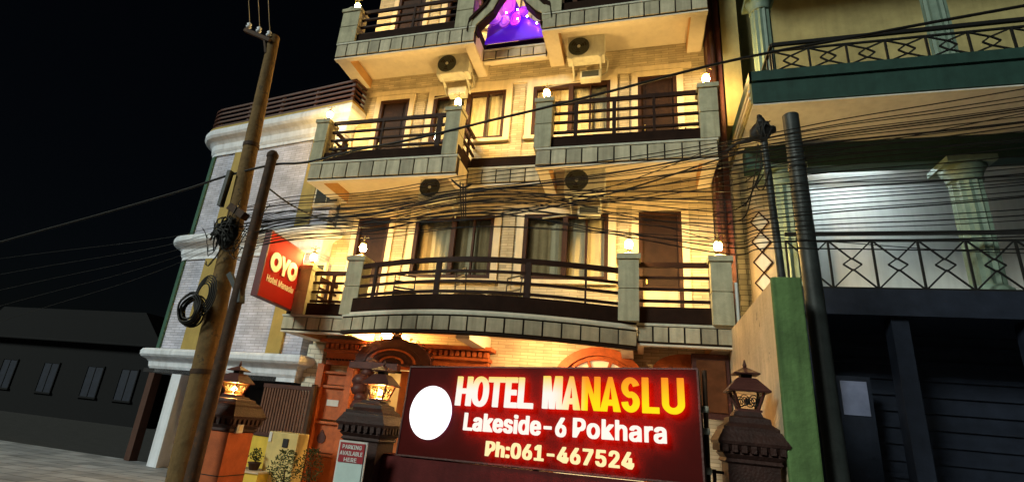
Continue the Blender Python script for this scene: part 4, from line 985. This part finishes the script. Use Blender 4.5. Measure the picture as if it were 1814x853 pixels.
for x in (2.46, 5.1): column(x, 9.5, 4.15, 6.40, .22)
for x in (2.22, 4.9): column(x, 8.85, 7.46, 9.75, .17)
def lattice(parent_name, x0, x1, y, zb, zt, step, corner=None):
    rl = MB().box(x0, x1, y - .025, y + .025, zt - .06, zt).build(parent_name, M_IRON, rn)
    MB().box(x0, x1, y - .015, y + .015, zt - .17, zt - .14).box(x0, x1, y - .015, y + .015, zb, zb + .03).build('rail', M_IRON, rl)
    n = int((x1 - x0) / step); za, zc2 = zb + .03, zt - .17
    for k in range(n + 1):
        x = x0 + k * step; MB().box(x - .014, x + .014, y - .014, y + .014, za, zc2 + .03).build('baluster', M_IRON, rl)
        if k < n:
            m_ = x + step / 2; zm = (za + zc2) / 2; q = step * .21
            mb = MB()
            for sx in (-1, 1):
                for sz in (-1, 1):
                    mb.bar((m_ + sx * step * .46, y, zm + sz * (zc2 - za) / 2), (m_ + sx * .0, y, zm + sz * .08), .022)
                    mb.bar((m_ + sx * q, y + .004, zm), (m_, y + .004, zm + sz * q * .8), .022)
            mb.build('diamond', M_IRON, rl)
    return rl
lat2 = lattice('balcony_railing', 2.14, 8.9, 8.06, 7.47, 8.05, .53)
MB().bar((2.14, 8.06, 8.02), (2.14, 9.0, 8.02), .05).bar((2.14, 8.06, 7.5), (2.14, 9.0, 7.5), .03).bar((2.14, 8.2, 7.5), (2.14, 8.2, 8.0), .025).bar((2.14, 8.4, 7.5), (2.14, 8.4, 8.0), .025).build('rail', M_IRON, lat2)
MB().box(1.95, 9, 9.0, 11.2, 3.7, 4.10).build('floor_slab', M_BLUE, rn)
lat1 = lattice('balcony_railing', 2.3, 8.9, 9.06, 4.11, 5.05, .6)
MB().box(2.2, 9, 10.4, 10.5, 0, 3.69).build('shop_shutter', M_BLUE, rn)
for k in range(14): MB().box(2.2, 9, 10.36, 10.399, .2 + k * .25, .27 + k * .25).build('shutter_slat', M_BLUE, rn)
for x in (2.35, 3.6, 5.2, 6.8): MB().box(x, x + .22, 9.1, 9.35, 0.05, 3.69).build('post', M_BLUE, rn)
sw_ = MB().box(2.62, 3.5, 9.9, 9.95, 1.2, 2.9).build('shop_window', M_BLUE, rn)
MB().box(2.68, 3.02, 9.885, 9.899, 2.5, 2.82).box(3.08, 3.44, 9.885, 9.899, 2.3, 2.82).build('pane', mat('pale blue pane', (.20, .23, .36), .3, .25, 3, 0), sw_)
MB().box(2.68, 3.02, 9.885, 9.899, 1.65, 2.2).build('notice', mat('grey notice', (.09, .10, .15), .6, .5, 14, 0), sw_)
for x, z in ((3.05, .9), (4.6, 1.0), (6.0, .9)): MB().box(x, x + .12, 10.33, 10.359, z, z + .16).build('lock', M_AC, rn)
# diamond lattice strip on the brick wall
dl = MB().box(1.98, 2.42, 10.27, 10.298, 3.6, 6.0).build('lattice_panel', M_BEIGE, rn)
for k in range(6):
    z = 3.72 + k * .40
    MB().prism([(2.2, z - .17), (2.33, z), (2.2, z + .17), (2.07, z)], 10.25, 10.269).build('diamond', M_RWHITE, dl)
for s in (-1, 1):
    mb = MB()
    for k in range(6):
        z = 3.72 + k * .4; mb.bar((2.2, 10.245, z - .2), (2.2 + s * .16, 10.245, z), .02).bar((2.2 + s * .16, 10.245, z), (2.2, 10.245, z + .2), .02)
    mb.build('lattice_bar', M_FRAME, dl)
tub = thing('assumed_tube_lamp', 'assumed cool white tube lamp on the neighbour porch ceiling', 'ceiling lamp', (3.9, 10.3, 6.8))  # unseen lamp, assumed from the cool light on the white porch wall
MB().box(3.3, 4.5, 10.26, 10.34, 6.80, 6.848).build('holder', M_RWHITE, tub); MB().tube([(3.33, 10.3, 6.775), (4.47, 10.3, 6.775)], .02, 8).build('tube', emit('assumed cool tube', (.80, .95, 1), 125), tub)

# green ended boundary wall
gw = thing('side_wall', 'tall beige side wall with a green painted end', 'wall', (1.49, 7.5, 0))
MB().box(1.36, 1.62, 6.05, 9.6, 0, 3.35).build('wall_body', M_BEIGE, gw)
MB().box(1.345, 1.635, 5.98, 6.048, 0, 3.38).build('end_face', M_GREEN, gw, 'green painted end face', bevel=.02)

# ================================================================== poles
def pole(name, label, a, b, r0, r1, m, cat='utility pole', n=14):
    t = thing(name, label, cat, (a[0], a[1], 0)); a, b = Vector(a), Vector(b)
    MB().tube([a + (b - a) * k / 8 for k in range(9)], [r0 + (r1 - r0) * k / 8 for k in range(9)], n).build('shaft', m, t); return t
p1b, p1t = at(318, 853, 5.6), at(486, 66, 5.6)
p1d = (p1t - p1b) / (p1t.z - p1b.z); g1 = p1b - p1d * p1b.z
pole1 = pole('utility_pole', 'tall tapering concrete utility pole, lit yellow at its top', g1, p1t, .165, .085, M_CONC)
def on1(z): return g1 + p1d * z
c = on1(6.95)
arm = MB().bar(c + Vector((-.55, -.1, .42)), c + Vector((.02, -.1, .12)), .06).bar(c + Vector((-.02, -.08, -.1)), c + Vector((-.12, -.1, .2)), .03).build('cross_arm', M_STEELP, pole1)
for k in range(3):
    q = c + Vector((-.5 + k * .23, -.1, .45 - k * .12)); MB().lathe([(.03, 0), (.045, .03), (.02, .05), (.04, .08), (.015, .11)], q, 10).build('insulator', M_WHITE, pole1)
    t = thing('overhead_cable', 'pale thin cable rising from the cross arm of the concrete pole', 'cable', q, 'cables from the cross arm')
    MB().tube([q + Vector((0, 0, .1)), q + Vector((.05, -.3, .62)), q + Vector((.2, -1.4, 2.2)), q + Vector((.4, -4, 4.2))], .006, 5).build('line', M_PCABLE, t)
p2b, p2t = at(338, 853, 5.45), at(483, 276, 5.45)
p2d = (p2t - p2b) / (p2t.z - p2b.z); g2 = p2b - p2d * p2b.z
pole2 = pole('steel_pole', 'shorter dark steel pole leaning beside the concrete pole', g2, p2t, .085, .068, M_STEELP)
MB().sphere(p2t, .085, 10).build('pole_cap', M_STEELP, pole2)
def on2(z): return g2 + p2d * z
MB().bar(on2(3.15) + Vector((-.22, 0, .02)), on2(3.0) + Vector((.02, 0, -.1)), .05, .07).bar(on2(2.95) + Vector((.02, 0, 0)), on2(2.78) + Vector((.06, 0, 0)), .07, .1).build('clamp', M_DPOLE, pole2)
for z in (1.9, 3.9, 5.2): MB().tube([on1(z) - p1d * .03, on1(z) + p1d * .03], [.172 - z * .0105] * 2, 14).build('band', M_STEELP, pole1)
# slotted bracket on the concrete pole
q = at(400, 335, 5.42)
MB().bar(at(409, 303, 5.43), at(390, 365, 5.43), .055, .08).build('cable_bracket', M_DPOLE, pole1)
# cable clutter
cl = thing('cable_bundle', 'black knot of cables and boxes tied to the concrete pole', 'cable bundle', at(400, 408, 5.4))
random.seed(11); c = at(402, 410, 5.40); mb = MB()
blob(mb, c, .17, (1, .5, 1.15), 4)
for k in range(26):
    b = c + Vector((random.uniform(-.1, .1), -.07, random.uniform(-.18, .1))); a = random.uniform(0, PI)
    mb.tube([b + Vector((math.cos(a) * .2 * (t - .5), -.05 * math.sin(PI * t), math.sin(a) * .26 * (t - .5) + .04 * math.sin(PI * t))) for t in (0, .25, .5, .75, 1)], random.uniform(.008, .016), 5)
mb.build('bundle_core', M_CABLE, cl)
MB().box(-.16, .16, -.06, .06, -.05, .05, Matrix.Translation(at(422, 375, 5.4)) @ Matrix.Rotation(.5, 4, 'Y')).build('splice_box', M_STEELP, cl)
for k in range(26):
    b = c + Vector((random.uniform(-.15, .15), random.uniform(-.08, .05), random.uniform(-.15, .2))); pts = [b]
    d = Vector((random.uniform(-.35, .55), random.uniform(-.1, .1), random.uniform(-.5, .35)))
    for j in range(1, 8):
        t = j / 7; pts.append(b + d * t + Vector((0, 0, -.18 * math.sin(PI * t) + random.uniform(-.03, .03))))
    MB().tube(pts, .006, 5).build('loose_wire', M_CABLE, cl)
co_ = thing('cable_coil', 'coiled black cable hanging on the concrete pole', 'cable coil', at(335, 548, 5.35))
c = at(338, 548, 5.36); random.seed(5)
for k in range(11):
    rr = .15 + random.uniform(-.03, .025); ox, oz = random.uniform(-.02, .02), random.uniform(-.02, .02); yy = -.06 + k * .012
    MB().tube([c + Vector((ox + rr * math.cos(a * PI / 12), yy + .01 * math.sin(a), oz + rr * 1.18 * math.sin(a * PI / 12))) for a in range(24)], .012, 6, True).build('cable_loop', M_CABLE, co_)
for k in range(5):
    rr = .10 + .02 * k; cc = c + Vector((.15, -.02, .2))
    MB().tube([cc + Vector((rr * math.cos(a * PI / 12) * .9, .01 * k, rr * 1.5 * math.sin(a * PI / 12))) for a in range(24)], .01, 6, True).build('cable_loop', M_CABLE, co_)
# right poles
a, b = at(1386, 497, 6.3), at(1352, 240, 6.3)
tp = thing('thin_pole', 'thin dark pole rising from the green wall end', 'pole', (a.x, a.y, 3.38)); MB().tube([Vector((a.x, 6.3, 3.352)), b], .042, 10).build('shaft', M_DPOLE, tp)
kb = thing('cable_knot', 'dark knotted cable bundle capping the thin pole', 'cable bundle', b)
random.seed(9); mb = MB()
blob(mb, b + Vector((0, 0, .07)), .11, (.95, .7, 1.25), 2); blob(mb, b + Vector((-.01, 0, .19)), .065, (.8, .7, 1.1), 6); blob(mb, b + Vector((-.025, 0, .265)), .035, (.9, .8, 1.1), 8); blob(mb, b + Vector((.09, 0, .07)), .06, (1, .7, .9), 5)
for k in range(8): mb.tube([b + Vector((random.uniform(-.09, .09), -.08, .15)), b + Vector((random.uniform(-.1, .1), -.1, .05)), b + Vector((random.uniform(-.05, .05), -.04, -.1))], .008, 5)
mb.build('bundle_core', M_CABLE, kb)
MB().tube([b + Vector((-.05, 0, 0)), b + Vector((-.16, 0, -.06)), b + Vector((-.3, 0, -.09)), b + Vector((-.42, .05, -.16))], [.035, .028, .022, .018], 8).build('cable_tail', M_CABLE, kb)
a, b = at(1447, 560, 6.5), at(1400, 205, 6.5); d = (b - a) / (b.z - a.z)
tk = thing('thick_pole', 'thick dark pole standing before the columned house', 'utility pole', (a - d * a.z))
MB().tube([a - d * a.z, b], [.105, .092], 14).build('shaft', M_DPOLE, tk)
MB().lathe([(.102, 0), (.106, .02), (.102, .05)], a + d * (4.9 - a.z), 12).build('clamp', M_DPOLE, tk)

# ================================================================== overhead cables
def smooth(pts, n=6):
    P = [pts[0]] + pts + [pts[-1]]; out = []
    for i in range(1, len(P) - 2):
        for k in range(n):
            t = k / n; a, b_, c_, d_ = P[i - 1], P[i], P[i + 1], P[i + 2]
            out.append(.5 * ((2 * b_) + (c_ - a) * t + (2 * a - 5 * b_ + 4 * c_ - d_) * t * t + (3 * b_ - a - 3 * c_ + d_) * t ** 3))
    out.append(pts[-1]); return out
def cable(pix, Y, r, label='thin black overhead cable strung across the hotel front', group='overhead cables', m=M_CABLE, cat='cable'):
    if not isinstance(Y, (list, tuple)): Y = [Y] * len(pix)
    pts = smooth([at(u, v, y) for (u, v), y in zip(pix, Y)])
    t = thing('overhead_cable', label, cat, pts[0], group); MB().tube(pts, r, 6).build('line', m, t); return t
cable([(-420, 540), (-180, 478), (60, 412), (211, 370), (330, 335), (400, 312), (482, 292), (545, 287), (640, 264), (700, 253), (790, 233), (870, 213), (960, 192), (1100, 157), (1250, 118), (1370, 92), (1491, 70), (1640, 42), (1850, 4)], 5.52, .0165, 'thickest black cable crossing the whole scene above the second floor rail', None)
cable([(478, 335), (520, 365), (575, 390), (640, 402), (735, 405)], [5.5, 6.2, 7.2, 8.2, 9.9], .012, 'dark drop cable sagging from the steel pole to the first floor window', None)
random.seed(21)
fam = [(362, 305, 240, 190, 1), (366, 316, 246, 205, .8), (372, 330, 262, 222, 1.2), (376, 338, 275, 240, .7), (384, 352, 285, 262, 1), (388, 372, 262, 228, .7), (392, 388, 268, 236, 1.9), (396, 384, 300, 270, .8), (400, 376, 318, 292, .9), (402, 392, 330, 305, .7), (404, 386, 345, 322, 1.6), (405, 395, 352, 330, .8), (408, 398, 366, 342, 1), (410, 404, 374, 352, .7), (412, 402, 388, 364, 1.5), (415, 408, 396, 380, .8), (418, 412, 405, 390, 1), (424, 416, 418, 410, .8), (430, 419, 429, 422, 1.3), (436, 424, 441, 440, 1.2), (380, 362, 278, 250, .8), (407, 400, 310, 280, .6), (398, 390, 292, 262, .7), (414, 396, 336, 312, .6), (369, 322, 252, 214, .6), (411, 407, 358, 336, .6), (426, 410, 382, 360, .7), (433, 428, 412, 398, .6), (378, 398, 245, 200, .9), (394, 402, 300, 240, .7), (386, 345, 420, 436, .6), (372, 352, 330, 318, .8), (409, 372, 286, 248, 1.1), (399, 394, 258, 218, 1.3)]
for l, m_, r, e, tck in fam:
    m_ = m_ - max(0, m_ - 330) * random.uniform(0, .95)
    j = lambda: random.uniform(-3, 3)
    Y = random.uniform(5.5, 6.1)
    sl = (e - r) / 255
    cable([(425 + random.uniform(-20, 20), l + 6 + j()), (520, l - 6 + (m_ - l) * .12 + j() * .5), (660, l + (m_ - l) * .5 + 4 + j()), (850, m_ + j()), (1080, m_ + (r - m_) * .43 + 6 + j()), (1290, r + 10 + j() * .5), (1350, r + j() * .4), (1491, r + sl * 146), (1680, r + sl * 320 + 3), (1880, r + sl * 480)], Y, .0046 * (.6 + tck * .75))
for k in range(5):
    y0 = 398 + k * 9
    cable([(405 + random.uniform(-10, 10), y0), (360, y0 + 9 + k), (300, y0 + 22 + k * 4), (211, y0 + 34 + k * 9), (60, y0 + 52 + k * 16), (-150, y0 + 80 + k * 26), (-420, y0 + 118 + k * 38)], random.uniform(5.4, 5.7), .0035, 'thin black cable running left from the concrete pole into the dark', 'cables leaving to the left')
for k in range(3):
    cable([(815 + k * 5, 322 + k * 4), (816 + k * 4.5, 350), (818 + k * 3.5, 392)], 5.8, .008, 'short dark cable hanging down in front of the left first floor window', 'hanging splice cables')
cable([(800, 318), (818, 332), (835, 326)], 5.8, .014, 'small dark splice where the hanging cables meet', None)
for pts_ in ([(1343, 255), (1338, 300), (1330, 350), (1318, 385), (1290, 395)], [(1352, 290), (1340, 320), (1325, 355), (1300, 372), (1262, 380)], [(1348, 265), (1345, 310), (1332, 340), (1320, 365)], [(1362, 300), (1352, 335), (1340, 330), (1352, 310)]):
    cable(pts_, 6.25, .007, 'loose dark cable looping down from the thin pole', 'loose cables at the thin pole')
cable([(1290, 330), (1320, 322), (1346, 300)], 6.28, .006, 'loose dark cable looping down from the thin pole', 'loose cables at the thin pole')

# ================================================================== far things on the left
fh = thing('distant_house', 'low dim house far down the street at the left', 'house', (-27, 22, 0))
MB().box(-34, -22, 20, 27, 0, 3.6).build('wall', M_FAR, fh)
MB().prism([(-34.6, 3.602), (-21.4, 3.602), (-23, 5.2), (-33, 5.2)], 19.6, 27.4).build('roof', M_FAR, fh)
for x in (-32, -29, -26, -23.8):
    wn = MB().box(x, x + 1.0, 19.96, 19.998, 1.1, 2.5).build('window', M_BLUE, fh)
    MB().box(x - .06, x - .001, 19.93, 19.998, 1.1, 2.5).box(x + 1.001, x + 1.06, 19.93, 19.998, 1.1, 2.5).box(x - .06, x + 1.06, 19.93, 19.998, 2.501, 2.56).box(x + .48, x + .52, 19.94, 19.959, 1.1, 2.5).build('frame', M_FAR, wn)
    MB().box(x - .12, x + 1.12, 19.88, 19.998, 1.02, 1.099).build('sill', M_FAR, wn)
MB().tube([(-34.6, 19.55, 3.62), (-21.4, 19.55, 3.62)], .07, 8).build('gutter', M_FAR, fh)
